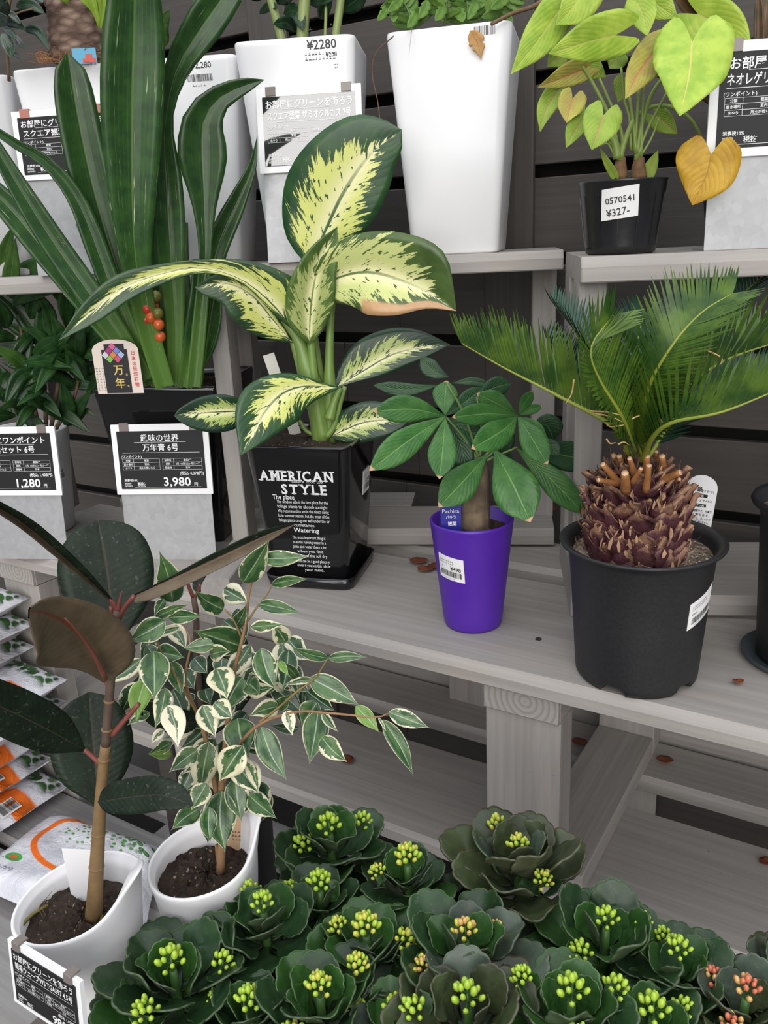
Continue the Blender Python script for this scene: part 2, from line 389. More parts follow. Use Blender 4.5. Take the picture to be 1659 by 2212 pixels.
def ficusmat(name, g0, g1, cream, amt):
    t = NT(name); uv = t.sep(t.tex('UV')); a = t.mt('ABSOLUTE', t.mt('MULTIPLY', t.mt('SUBTRACT', uv[0], .5), 2)); v = uv[1]; c = t.tex(); r = t.rnd()
    n = t.noise(t.comb(t.mt('MULTIPLY', uv[0], 3.2), t.mt('MULTIPLY', v, 4.5), t.mt('MULTIPLY', r, 40)), 1.0, 4, .65)
    n2 = t.noise(t.comb(t.mt('MULTIPLY', uv[0], 3), t.mt('MULTIPLY', v, 3), t.mt('MULTIPLY', r, 90)), 1.0, 2)
    th = t.mt('ADD', t.mt('ADD', t.mt('MULTIPLY', a, .55), t.mt('MULTIPLY', n, .9)), t.mt('MULTIPLY', v, .12))
    th = t.mt('ADD', th, t.mt('MULTIPLY', t.mt('SUBTRACT', r, .5), .25))
    m = t.mt('MAXIMUM', t.sm(th, 1.12-amt, 1.15-amt), t.sm(t.mt('ADD', a, t.mt('MULTIPLY', n, .12)), .95, .99))
    g = t.mix(t.sm(n2, .42, .56), g0, g1)
    b = t.mix(m, g, cream); b = t.mix(t.mt('MULTIPLY', t.sm(a, .07, .025), .75), b, (.36, .46, .28))
    q = t.mt('MULTIPLY', t.mt('SUBTRACT', v, t.mt('MULTIPLY', a, .25)), 14*pi)
    t.bump(t.mt('ADD', t.mt('MULTIPLY', t.mt('ABSOLUTE', t.mt('SINE', q)), .3), t.sm(a, 0, .12)), .2, .0008)
    return t.fin(b, .30, Specular_IOR_Level=.5)
# ---------------------------------------------------------------- lettering
_TX = {}
def txt(s, bold=0.0):
    k = (s, bold)
    if k not in _TX:
        cu = bpy.data.curves.new('t', 'FONT'); cu.body = s; cu.size = 1; cu.resolution_u = 2; cu.offset = bold; cu.fill_mode = 'FRONT'
        ob = bpy.data.objects.new('t', cu); COL.objects.link(ob)
        me = ob.evaluated_get(bpy.context.evaluated_depsgraph_get()).to_mesh()
        V = [(v.co.x, v.co.y) for v in me.vertices]; F = [tuple(p.vertices) for p in me.polygons]
        bpy.data.objects.remove(ob); bpy.data.curves.remove(cu)
        xs = [v[0] for v in V] or [0, 1]
        _TX[k] = (V, F, min(xs), max(xs))
    return _TX[k]
class Text2D:
    """flat lettering and bars in (u, v) metres, later laid on a surface"""
    def __init__(s): s.V, s.F = [], []
    def t(s, st, u, v, size, al='l', maxw=None, bold=.012, sx=1.0, rot=0):
        V, F, x0, x1 = txt(st, bold); k = size*sx
        if maxw and (x1-x0)*k > maxw: k = maxw/(x1-x0)
        sh = {'l': -x0, 'c': -(x0+x1)/2, 'r': -x1}[al]; n = len(s.V); c, q = math.cos(rot), math.sin(rot)
        for a, b in V:
            a, b = (a+sh)*k, b*size; s.V.append((u+a*c-b*q, v+a*q+b*c))
        s.F += [tuple(i+n for i in f) for f in F]
    def r(s, u0, v0, u1, v1):
        n = len(s.V); s.V += [(u0, v0), (u1, v0), (u1, v1), (u0, v1)]; s.F.append((n, n+1, n+2, n+3))
    def frame(s, u0, v0, u1, v1, w=.0004):
        s.r(u0, v0, u1, v0+w); s.r(u0, v1-w, u1, v1); s.r(u0, v0, u0+w, v1); s.r(u1-w, v0, u1, v1)
    def bars(s, u0, v0, u1, v1, seed=1):
        g = random.Random(seed); u = u0
        while u < u1:
            w = g.choice((.0005, .0005, .001, .0014)); s.r(u, v0, min(u+w, u1), v1); u += w+g.choice((.0005, .0009, .0013))
    def lines(s, u0, u1, vs, h, seed=1):
        """rows of print too small to read"""
        g = random.Random(seed)
        for v in vs:
            u = u0
            while u < u1-h:
                w = h*g.uniform(.5, .9); s.r(u, v, min(u+w, u1), v+h*g.choice((.15, .2))); s.r(u+w*.4, v, u+w*.55, v+h*g.uniform(.5, .9)); u += h*1.05
    def put(s, name, mat, parent, fn, kind=None):
        return mk(name, [fn(*p) for p in s.V], s.F, mat, parent, smooth=False, kind=kind)
STR = ['お部屋にグリーンを飾ろう', 'お部屋にワンポイント', 'スクエア観葉 ユッカ 7号', 'スクエア観葉 ザミオクルカス 7号', 'ネオレゲリア ファイヤーボール', '観葉セット 6号', '趣味の世界', '万年青 6号',
       '観葉ウェーブWS TGA597 4.5号', '(ワンポイント)', '分類', '置き場所', '水やり', '観葉', '室内', '用土が乾いたら', '耐寒性', '肥料', '原産地', '最低5度', '4月~10月に2ヶ月に一度', '日本',
       '消費税10%', '000000', '0074952', '税抜', '円']
for s_ in STR: txt(s_, .012)

# ---------------------------------------------------------------- ground, wall
def quad(name, c, mat, kind=None):
    return mk(name, c, [(0, 1, 2, 3)], mat, smooth=False, kind=kind)
def concrete():
    t = NT('dark_paving'); c = t.tex(); n = t.noise(c, 8, 6); t.bump(n, .3, .004)
    return t.fin(t.mix(n, (.05, .048, .046), (.11, .105, .10)), .85)
MB_ = MB(); V, F = boxgeo(-4, 4, -3, 5, -.1, 0, 0)
mk('floor', V, F, concrete(), smooth=False, kind='structure')
VOID = plain('gap_shade_black', (.012, .011, .010), .9)
wall = thing('wall_back', FF.w(-.6, .70, -1.5), None, None); wall['kind'] = 'structure'
zc = [.4555+.1735*k for k in range(-12, 4)]
for i, z in enumerate(zc):
    z0, z1 = z+.0125, z+.1735-.0125
    if z0 < -1.45: continue
    k = R_.uniform(-.25, .25)
    plank('plank', wall, FF, -2.6, -.55+k, .70, .722, z0, z1, WOODB); plank('plank', wall, FF, -.548+k, 1.5, .70, .722, z0, z1, WOODB)
o = plank('gap_shade_sheet', wall, FF, -2.6, 1.5, .78, .80, -1.45, 1.1, VOID)  # near-black sheet added behind the slats, stands in for shade in the gaps
for x in (-2.0, -1.28, -.86, -.26, .62):
    plank('post', wall, FF, x-.055, x+.055, .684, .699, -1.5, 1.0, WOODB, axis='z')

# ---------------------------------------------------------------- racks
def rack(name, label, loc): return thing(name, loc, label, 'rack')
fr = rack('display_rack', 'wide grey-stained wooden rack carrying the sago palm and the purple pot', FF.w(0, .3, -1.5))
T = .034
plank('plank', fr, FF, -1.275, .85, 0, .343, ZM-T, ZM, WOOD, .014); plank('plank', fr, FF, -1.275, .85, .406, .55, ZM-T, ZM, WOOD, .012)
plank('plank', fr, FF, -1.40, .85, .085, .355, ZL-T, ZL, WOOD, .010); plank('plank', fr, FF, -1.40, .85, .46, .60, ZL-T, ZL, WOOD, .012)
plank('rail', fr, FF, -1.40, .85, .612, .636, ZL-.02, ZL+.10, WOOD)
for x in (-1.262, -.014, .72):
    b_ = plank('beam', fr, FF, x, x+.126, .024, .60, ZM-T-.052, ZM-T, WOOD, axis='y')
    plank('beam_end', fr, FF, x+.001, x+.125, .0185, .0235, ZM-T-.051, ZM-T-.001, ENDW)
    plank('post', fr, FF, x, x+.126, .026, .081, -1.5, ZM-T-.053, WOOD, axis='z')
    plank('post', fr, FF, x+.03, x+.15, .545, .600, ZL, ZM-T-.053, WOOD, axis='z'); plank('post', fr, FF, x+.03, x+.15, .606, .611, -1.5, ZL-T, WOOD, axis='z')
    plank('beam', fr, FF, x+.03, x+.15, .083, .543, ZL, ZL+.042, WOOD, axis='y')
plank('post', fr, FF, -.36, -.262, .555, .598, ZL, ZM-T, WOOD, axis='z')
UZ = -.041
r1 = rack('display_rack', 'grey wooden upper rack under the white square pots behind the spotted-leaf plant', GF.w(-.2, 1.75, -.6))
plank('plank', r1, GF, -.557, .119, 1.60, 1.84, UZ-T, UZ, WOOD, .014)
plank('plank', r1, GF, -.555, .116, 1.67, 1.835, -.6-T, -.6, WOOD, .014); plank('plank', r1, GF, -.555, -.20, 1.842, 1.945, -.6-T, -.6, WOOD)
plank('post', r1, GF, -.557, -.522, 1.603, 1.668, -.6, UZ-T, WOOD, axis='z'); plank('beam', r1, GF, -.562, -.502, 1.40, 1.665, ZM+.001, -.6, WOOD, axis='y')
plank('post', r1, GF, .07, .118, 1.76, 1.834, -.6, UZ-T, WOOD, axis='z')
r2 = rack('display_rack', 'grey wooden upper rack under the lime-leaved plant at right, standing proud of its neighbour', GF.w(.35, 1.45, -.6))
UZ2 = -.045; T2 = .037
plank('plank', r2, GF, .122, .66, 1.30, 1.60, UZ2-T2, UZ2, WOOD, .015)
plank('plank', r2, GF, .166, .66, 1.335, 1.60, -.6-T, -.6, WOOD, .014)
plank('beam', r2, GF, .122, .165, 1.335, 1.60, ZM+.001, -.56, WOOD, axis='y')
for y0, y1 in ((1.337, 1.425), (1.50, 1.598)): plank('post', r2, GF, .122, .165, y0, y1, -.559, UZ2-T2, WOOD, axis='z')
plank('post', r2, GF, .61, .655, 1.34, 1.42, -.6, UZ2-T2, WOOD, axis='z')
r0 = rack('display_rack', 'grey wooden upper rack behind the strap-leaved plant at far left', GF.w(-1, 1.8, -.6))
plank('plank', r0, GF, -1.2, -.562, 1.66, 1.97, UZ-.006-T, UZ-.006, WOOD, .014)
for x, y, zb_ in ((-1.16, 1.93, ZM+.0005), (-.64, 1.955, ZM+.0005)): plank('post', r0, GF, x, x+.06, y, y+.06, zb_, UZ-.006-T, WOOD, axis='z')
t3 = thing('low_platform', FF.w(-.8, 0, -1.5), 'low grey plank platform under the stack of soil bags', 'platform')
plank('plank', t3, FF, -1.8, .5, .085, .19, Z3-T, Z3, WOODL, .008); plank('plank', t3, FF, -1.8, .5, -.155, .020, Z3-T, Z3, WOODL, .008)
for x in (-1.6, -.9, -.3, .4): plank('beam', t3, FF, x, x+.09, -.15, .18, -1.5, Z3-T, WOODL, axis='y')
t4 = thing('step_board', FF.w(-1, -.4, -1.5), 'dark low board in front of the platform, under the leaf-printed bag', 'board')
plank('plank', t4, FF, -1.9, -.3, -.62, -.17, -1.355, -1.322, WOODL)
for x in (-1.7, -.5): plank('block', t4, FF, x, x+.09, -.6, -.2, -1.5, -1.355, WOODL, axis='y')
ZB = -.835
DARKW = woodmat('shade_toned_bench_wood', (.07, .06, .055), (.12, .105, .095))  # shadow between the pots is put into this dark wood colour
bn = thing('bench', FF.w(0, -.55, -1.5), 'dark bench in front, under the flowering succulents and white pots', 'bench')
for y0, xa in ((-.88, -.265), (-.755, -.265), (-.63, -.265), (-.505, -.17)): plank('plank', bn, FF, xa, .62, y0, y0+.118, ZB-.025, ZB, DARKW)
for x in (-.16, .54):
    for y in (-.86, -.46): plank('leg', bn, FF, x, x+.05, y, y+.05, -1.5, ZB-.025, DARKW, axis='z')

# ---------------------------------------------------------------- pots
def loft(rings, close0=True, close1=False):
    n = len(rings[0]); V = []; F = []
    for r in rings: V += r
    for i in range(len(rings)-1):
        for k in range(n):
            j = (k+1) % n; F.append((i*n+k, i*n+j, (i+1)*n+j, (i+1)*n+k))
    if close0: F.append(tuple(range(n-1, -1, -1)))
    if close1: F.append(tuple((len(rings)-1)*n+k for k in range(n)))
    return V, F
def rsq(c, yaw, h, r, z, k=5):
    out = []; ca, sa = math.cos(yaw), math.sin(yaw)
    for q, (sx_, sy_) in enumerate(((1, 1), (-1, 1), (-1, -1), (1, -1))):
        for i in range(k):
            a = q*pi/2+i/(k-1)*pi/2; x = sx_*(h-r)+r*math.cos(a); y = sy_*(h-r)+r*math.sin(a)
            out.append(Vector((c[0]+x*ca-y*sa, c[1]+x*sa+y*ca, z)))
    return out
def rcirc(c, r, z, n=48): return [Vector((c[0]+r*math.cos(2*pi*i/n), c[1]+r*math.sin(2*pi*i/n), z)) for i in range(n)]
def soil_disc(parent, c, z, fn, mat, amp=.006, n=9, seg=40, name='soil'):
    V = []; F = []
    for i in range(n+1):
        for k in range(seg):
            a = 2*pi*k/seg; rr = fn(a)*i/n
            V.append(Vector((c[0]+rr*math.cos(a), c[1]+rr*math.sin(a), z+(R_.uniform(-amp, amp) if i < n else 0)+.004*(1-(i/n)**2))))
    for i in range(n):
        for k in range(seg):
            j = (k+1) % seg; F.append((i*seg+k, (i+1)*seg+k, (i+1)*seg+j, i*seg+j))
    return mk(name, V, F, mat, parent)
class SqPot:
    """tapered square pot; front(u, v) maps onto its outer front face"""
    def __init__(s, parent, c, yaw, wt, wb, h, r, mat, wall=.006, fill=.03, soil=SOIL, rim=0):
        s.c, s.yaw, s.wt, s.wb, s.h = Vector(c), yaw, wt/2, wb/2, h; z0 = c[2]
        H = lambda v: s.wb+(s.wt-s.wb)*v/h
        rg = [rsq(c, yaw, H(0)-.004, r*.7, z0), rsq(c, yaw, H(.004), r*.75, z0+.004), rsq(c, yaw, H(h*.5), r*.9, z0+h*.5), rsq(c, yaw, H(h)-rim*.3, r, z0+h-.010)]
        rg += [rsq(c, yaw, H(h)+rim, r, z0+h-.004), rsq(c, yaw, H(h)+rim-.001, r, z0+h), rsq(c, yaw, H(h)-wall, r*.9, z0+h), rsq(c, yaw, H(h)-wall-.001, r*.9, z0+h-.003), rsq(c, yaw, H(h-fill-.01)-wall, r*.8, z0+h-fill-.01)]
        V, F = loft(rg, True, True); mk('pot', V, F, mat, parent)
        hf = H(h-fill)-wall-.002
        soil_disc(parent, c, z0+h-fill, lambda a: min(hf/max(abs(math.cos(a-yaw)), abs(math.sin(a-yaw))), hf*1.3), soil)
    def face(s, k):
        a = s.yaw+k*pi/2; uxx = Vector((math.cos(a), math.sin(a), 0)); n = Vector((math.sin(a), -math.cos(a), 0))
        return lambda u, v, e=.0012: s.c+uxx*u+n*(s.wb+(s.wt-s.wb)*v/s.h+e)+Vector((0, 0, v))
def lathe(parent, c, prof, mat, name='pot', seg=56, close1=True):
    V, F = loft([rcirc(c, r, c[2]+z, seg) for r, z in prof], True, close1); return mk(name, V, F, mat, parent)
def round_map(c, prof, az):
    """(u, v) on the side of a round pot, centred on azimuth az"""
    mono = [p for i, p in enumerate(prof) if i == 0 or p[1] > max(q[1] for q in prof[:i])]
    def fn(u, v, e=.0012):
        r = np.interp(v, [p[1] for p in mono], [p[0] for p in mono])+e; a = az+u/r
        return Vector((c[0]+r*math.cos(a), c[1]+r*math.sin(a), c[2]+v))
    return fn
def patch(name, parent, fn, u0, v0, u1, v1, mat, n=8, skew=0, e=.0008, rad=.0):
    V = []; F = []
    for lay, ee in ((0, e), (1, e-.0007)):
        for j in range(n+1):
            for i in range(n+1):
                u = u0+(u1-u0)*i/n; v = v0+(v1-v0)*j/n
                V.append(fn(u, v+skew*(u-u0), ee))
    m = (n+1)**2
    for j in range(n):
        for i in range(n):
            a = j*(n+1)+i; F.append((a, a+1, a+n+2, a+n+1))
    b = [i for i in range(n+1)]+[(n+1)*j+n for j in range(1, n+1)]+[n*(n+1)+i for i in range(n-1, -1, -1)]+[(n+1)*j for j in range(n-1, 0, -1)]
    for i in range(len(b)): p, q = b[i], b[(i+1) % len(b)]; F.append((q, p, p+m, q+m))
    return mk(name, V, F, mat, parent, smooth=False)
def sticker(parent, fn, u0, v0, u1, v1, price=None, seed=1, paper=True, skew=0, name='price_label'):
    """white barcode label"""
    w, h = u1-u0, v1-v0
    p = patch(name, parent, fn, u0, v0, u1, v1, PAPER, skew=skew) if paper else parent
    t = Text2D()
    t.lines(u0+w*.08, u0+w*.7, [v0+h*.80, v0+h*.70], h*.085, seed); t.lines(u0+w*.08, u0+w*.3, [v0+h*.52], h*.09, seed+1)
    if price: t.t(price, u0+w*.90, v0+h*.46, h*.22, 'r', w*.6)
    t.bars(u0+w*.10, v0+h*.16, u0+w*.93, v0+h*.40, seed); t.lines(u0+w*.2, u0+w*.7, [v0+h*.07], h*.06, seed+2)
    t.put('label_print', PRB, p, lambda u, v: fn(u, v+skew*(u-u0), .0016))

# ---------------------------------------------------------------- price sign stands
def sign(label, bc, yaw, title1, title2, price, taxed=None, tax=True, tilt=.06, w=.21, hp=.290, hs=.148, card=None, clipmat=CLIP, jitter=0, film=False, roll=0, code='0074952', plate=True, group=None):
    a = yaw; ux = Vector((math.cos(a), math.sin(a), 0)); n = Vector((math.sin(a), -math.cos(a), 0))
    uz = (Vector((0, 0, 1))*math.cos(tilt)-n*math.sin(tilt)); n = ux.cross(uz)
    if roll: q = Matrix.Rotation(roll, 3, n); ux, uz = q @ ux, q @ uz
    B = Vector(bc)
    root = thing('price_sign', B, label, 'sign', group)
    f = lambda u, v, e=0.0: B+ux*u+uz*v+n*e
    def slab(name, u0, v0, u1, v1, e0, e1, m, par=root):
        V, F = boxgeo(u0, u1, e0, e1, v0, v1, .0006); return mk(name, [f(x, z, y) for x, y, z in V], F, m, par, smooth=False)
    pw = w*.47
    if plate:
        mb = MB(); V, F = boxgeo(-pw, pw, -.002, 0, 0, hp-.02, .0005); mb.add([f(x, z, y) for x, y, z in V], F)
        hn = Vector((n.x, n.y, 0)).normalized()
        V, F = boxgeo(-pw, pw, -.075, -.001, 0, .002, .0005); mb.add([B+Vector((math.cos(a), math.sin(a), 0))*x+hn*y+Vector((0, 0, z)) for x, y, z in V], F); mb.mk('stand', [GALV], root, smooth=False)
    v0 = hp-hs; W_, H_S = w, hs
    slab('board', -w/2, v0, w/2, hp, .001, .006, FRAMEW)
    cd = slab('card', -w/2+.012*w/.21, v0+.012*hs/.148, w/2-.012*w/.21, hp-.014*hs/.148, .006, .0072, card or CARD)
    g = lambda u, v: f(u, v0+.012*hs/.148+v, .0078)
    t = Text2D(); c = .093; L = -c
    t.t(title1, 0, .1015, .0165, 'c', c*1.86, .015); t.r(-c*.6, .0985, c*.6, .0991)
    t.t(title2, 0, .0815, .0165, 'c', c*1.8, .015); t.r(-c*.9, .0765, c*.9, .0772)
    t.t('(ワンポイント)', L+.006, .0665, .0068, 'l')
    for k, (x0, x1) in enumerate(((L+.008, -.004), (.002, c-.006))):
        for j in range(3):
            v = .041+.0078*j; t.frame(x0, v, x1, v+.0080); t.r(x0+.024, v, x0+.0245, v+.008)
            A = [('水やり', '用土が乾いたら'), ('置き場所', '室内'), ('分類', '観葉')], [('原産地', '日本'), ('肥料', '4月~10月に2ヶ月に一度'), ('耐寒性', '最低5度')]
            t.t(A[k][j][0], x0+.012, v+.0022, .005, 'c', .021); t.t(A[k][j][1], (x0+.024+x1)/2, v+.0022, .005, 'c', (x1-x0-.027))
    if taxed: t.t('(税込 '+taxed+'円)', c-.004, .0300, .0085, 'r', c*.8)
    t.t('消費税10%', L+.008, .0165, .0062, 'l'); t.t('000000', L+.008, .0105, .0048, 'l'); t.t(code, L+.008, .0050, .0048, 'l'); t.r(L+.030, .004, c-.012, .0046)
    t.t('税抜', L+.036, .0070, .0095, 'l'); t.t(price, c*.64, .0068, .0255, 'r', c*1.05, .02, 1.06); t.t('円', c*.72, .0068, .0085, 'l')
    kx, ky = w/.21, hs/.148; t.V = [(a_*kx, b_*ky) for a_, b_ in t.V]
    t.put('lettering', PRW, cd, g)
    for u in (-w*.36, w*.36):
        cw_ = .010*w/.21; slab('clip', u-cw_, hp-1.4*cw_, u+cw_, hp+.002, .0062, .0085, clipmat); slab('clip', u-cw_, hp+.001, u+cw_, hp+.003, -.004, .0085, clipmat)
    return root
def proj(p):
    c = ROT.transposed() @ (Vector(p)-CAMP); return CX+FPX*c.x/-c.z, CY-FPX*c.y/-c.z
def zat(b, y):
    """height on the vertical through b that is seen at row y"""
    lo, hi = -1.6, 1.2
    for _ in range(40):
        m = (lo+hi)/2
        if proj((b.x, b.y, m+CZ))[1] > y: lo = m
        else: hi = m
    return (lo+hi)/2
def onshelf(x, Y, z):
    """point of a rear shelf below column x, Y metres in"""
    p = GF.onY(x, 545, Y); return GF.w(GF.inv(p)[0], Y, z)
G_D0, G_D1 = (.010, .028, .012), (.020, .050, .016)
LDARK = leafmat('dark_green_leaf', (.008, .026, .012), (.016, .046, .018), (.05, .10, .04), .34, 10, .25)
LUND = plain('pale_leaf_underside', (.055, .10, .04), .55)
LMID = leafmat('mid_green_leaf', (.04, .11, .02), (.08, .17, .03), (.18, .27, .08), .42, 12, .35)
LMU = plain('mid_leaf_underside', (.09, .17, .05), .55)
STEMG = plastic('green_stem', (.11, .19, .05), .45, .05, 40, .12)
STEMP = plastic('pale_green_stem', (.24, .30, .10), .45, .05, 40, .12)
TWIG = plastic('brown_twig', (.16, .10, .05), .7, .3, 80, .25)

# ---------------------------------------------------------------- upper tier
def upper_pot(label, x, Y, yaw, wt, wb, ytop, mat=WHITE, r=.020, zz=UZ, fill=.035):
    c = onshelf(x, Y, zz); h = zat(c-GF.uy*(wt*.5), ytop)-zz; root = thing('potted_plant', c, label, 'plant'); return root, SqPot(root, c, yaw, wt, wb, h, r, mat, fill=fill)
A = math.radians
rz, pz = upper_pot('thick-stemmed plant in a tall white square pot printed with a price above its sign', 686, 1.765, A(-6), .222, .163, 82)
rb, pb = upper_pot('feathery-leaved plant in the tall plain white square pot without a sign', 994, 1.715, A(-14), .218, .163, 55)
r3, p3 = upper_pot('plant in a tall white square pot with a barcode print, behind the strap-leaved plant', 465, 1.79, A(-6), .213, .140, 124)
ry, py = upper_pot('yucca trunk in a white square pot under brown coir fibre', 240, 1.815, A(-9), .213, .155, 143)
rl, pl = upper_pot('small dark-leaved plant in the pale pot at the far left end of the top shelf', 12, 1.82, A(4), .205, .15, 166, GREYP, zz=UZ-.006)
f = pz.face(0); t = Text2D(); t.t('¥2280', .078, .362, .021, 'r'); t.lines(.02, .08, [.353, .345], .006, 3); t.t('¥208', .078, .349, .010, 'r'); t.r(.070, .397, .072, .400); t.lines(.03, .045, [.392], .008, 2); t.lines(.072, .082, [.330, .335], .004, 2); t.put('lettering', PRB, rz, f)
f = p3.face(0); t = Text2D(); t.t('¥2,280', .060, .352, .014, 'r'); t.lines(.01, .065, [.378], .006, 4); t.bars(.012, .330, .060, .342, 5); t.lines(.02, .05, [.322], .005, 6); t.put('lettering', PRB, r3, f)
f = pb.face(0); t = Text2D(); t.bars(.045, .352, .082, .366, 8); t.lines(.045, .07, [.372, .344], .005, 9); t.put('lettering', PRB, rb, f)
# zamioculcas-like stems and leaves
dz = 1.72
for q, rr in ((((612, 100), (597, 40), (574, -40)), 10), (((652, 100), (656, 30), (664, -70)), 13), (((722, 100), (732, 30), (744, -60)), 9), (((701, 100), (704, 30), (703, -60)), 3.5)):
    stem('stem', [p+(dz,) for p in q], [rr, rr, rr*.9], STEMP, rz)
for q, w in ((((612, 30), (640, 25), (655, 66)), 16), (((640, 70), (620, 50), (590, 52)), 14), (((668, 10), (690, -10), (720, 0)), 22), (((600, 10), (615, -20), (650, -30)), 26), (((560, 30), (585, 12), (600, 18)), 9), (((735, 20), (770, 0), (790, -30)), 20), (((690, 40), (700, 20), (715, -20)), 14), (((575, -10), (545, -30), (520, -60)), 24)):
    leaf(rz, 'leaf', q, w, [LDARK, LUND], EL, tl=.3, tr=.3, d=(dz+.03, dz-.02), n=8, m=2)
# feathery plant
dq = 1.66; g = random.Random(5)
FERN = leafmat('light_ferny_leaf', (.08, .18, .03), (.14, .25, .045), (.2, .3, .09), .5, 9, .4)
stems_ = [((900, 70), (880, 20), (850, -30)), ((960, 60), (965, 10), (975, -50)), ((1010, 60), (1010, 20), (1005, -40)), ((1050, 55), (1080, 20), (1110, -30))]
for q in stems_:
    stem('stem', [p+(dq,) for p in q], [2.5, 2, 1.2], STEMG, rb, 6)
    c_ = spline([Vector((p[0], p[1], 0)) for p in q], 10)
    for i in range(1, 11):
        for s in (-1, 1):
            a = math.atan2(c_[i].y-c_[i-1].y, c_[i].x-c_[i-1].x)+s*1.05+g.uniform(-.3, .3); l = g.uniform(34, 56)
            x, y = c_[i].x, c_[i].y
            if y+math.sin(a)*l > 62: continue
            leaf(rb, 'leaflet', [(x, y), (x+math.cos(a)*l*.5, y+math.sin(a)*l*.5), (x+math.cos(a)*l, y+math.sin(a)*l+4)], g.uniform(7, 10), [FERN, LMU], EL, tl=.2, tr=.2, d=(dq, dq+g.uniform(-.04, .04)), n=10, m=2, scal=.35, ns=6)
for x0, y0, x1, y1, w in ((840, 10, 815, 45, 10), (845, 25, 850, 48, 9), (905, 20, 880, 60, 12), (985, 20, 1000, 48, 12), (1085, 20, 1040, 38, 12), (1030, 0, 1010, 42, 11), (1100, -10, 1060, 20, 12), (960, 10, 940, 45, 12), (925, 0, 905, 40, 12), (870, -5, 838, 25, 11)):
    leaf(rb, 'leaflet', [(x0, y0), ((x0+x1)/2+3, (y0+y1)/2), (x1, y1)], w, [FERN, LMU], EL, tl=.25, tr=.25, d=(dq, dq-.06), n=10, m=2, scal=.35, ns=6)
DEADL = leafmat('withered_tan_leaf', (.50, .27, .09), (.58, .36, .15), (.35, .18, .06), .7, 9, .5)
leaf(rb, 'withered_leaf', [(1016, 66), (1032, 95), (1040, 130)], 17, [DEADL, DEADL], BE, tl=.3, tr=.3, d=(1.575, 1.585), n=14, m=2, scal=.5, ns=4, label='withered tan leaf')
stem('tendril', [(850, 78, 1.58), (812, 115, 1.6), (804, 160, 1.61), (815, 215, 1.61), (822, 268, 1.6)], [1.4, 1.3, .8], TWIG, rb, 5, 24)
stem('tendril', [(890, 60, 1.6), (886, 95, 1.6), (884, 115, 1.6)], [.6, .5, .3], TWIG, rb, 4)
stem('branch', [(1062, 52, 1.55), (1110, 28, 1.58), (1160, 10, 1.62), (1230, -40, 1.66)], [4, 4.5, 5.5, 6], TWIG, rb, 7)
# plant in the white pot behind the straps
for q, w in ((((370, 120), (385, 95), (425, 62)), 13), (((400, 115), (415, 60), (440, -30)), 16), (((360, 100), (350, 60), (365, 20)), 14)):
    leaf(r3, 'leaf', q, w, [LMID, LMU], EL, tl=.3, tr=.3, d=(1.8, 1.74), n=8, m=2)
stem('stem', [(440, 130, 1.8), (442, 105, 1.8), (444, 60, 1.8)], [5, 5, 5], TWIG, r3)
# yucca
BARK = NT('yucca_bark'); c_ = BARK.tex(); v_ = BARK.vor(BARK.scale(c_, (40, 40, 70)), 1.0); BARK.bump(v_[0], 1, .006)
BARK = BARK.fin(BARK.mix(BARK.sm(v_[0], .1, .7), (.26, .18, .13), (.10, .06, .045)), .85)
dy_ = 1.83
c_ = [P(172, 135, dy_), P(165, 60, dy_), P(158, -40, dy_), P(155, -110, dy_)]
V, F = tube(c_, [.055, .052, .052, .053], 28, 30, True)
V = [v+(v-Vector((c_[0].x, c_[0].y, v.z))).normalized()*R_.uniform(-.003, .004) for v in V]
mk('trunk', V, F, BARK, ry)
COIR = plain('coir_fibre', (.33, .15, .055), .8); mb = MB(); g = random.Random(3)
for i in range(240):
    x = g.uniform(75, 225); y = 140-abs(g.gauss(0, 14)); a = g.uniform(0, 2*pi); l = g.uniform(12, 34); dd = dy_+g.uniform(-.10, .05)
    q = [P(x, y, dd), P(x+math.cos(a)*l*.5+g.uniform(-5, 5), y-abs(math.sin(a))*l*.6, dd), P(x+math.cos(a)*l, y-abs(math.sin(a))*l*.5, dd)]
    V, F = tube(q, [.0006, .0006, .0003], 3, 5, False); mb.add(V, F)
mb.mk('coir_fibre', [COIR], ry, kind='stuff')
YUC = leafmat('lime_strap_leaf', (.16, .28, .02), (.24, .36, .04), (.35, .45, .1), .45, 1, 0)
for q, w in ((((214, 55), (205, 20), (190, -30)), 9), (((216, 60), (222, 20), (226, -40)), 9), (((214, 50), (195, 15), (165, -15)), 6), (((218, 55), (212, 10), (205, -40)), 8), (((150, 10), (140, -2), (125, -20)), 10)):
    leaf(ry, 'leaf', q, w, [YUC, YUC], ST, tl=.4, tr=.4, d=(1.78, 1.76), n=8, m=2)
tg = patch('plant_tag', ry, lambda u, v, e: P(185, 138, 1.74)+Vector((u, -e, v)), -.022, 0, .022, .026, plain('blue_tag', (.08, .33, .50), .5), 4)
t = Text2D(); t.r(-.004, .002, .02, .009); t.r(.002, .009, .014, .016); t.put('tag_print', plain('red_print', (.55, .06, .04), .5), tg, lambda u, v: P(185, 138, 1.74)+Vector((u, -.0018, v)))
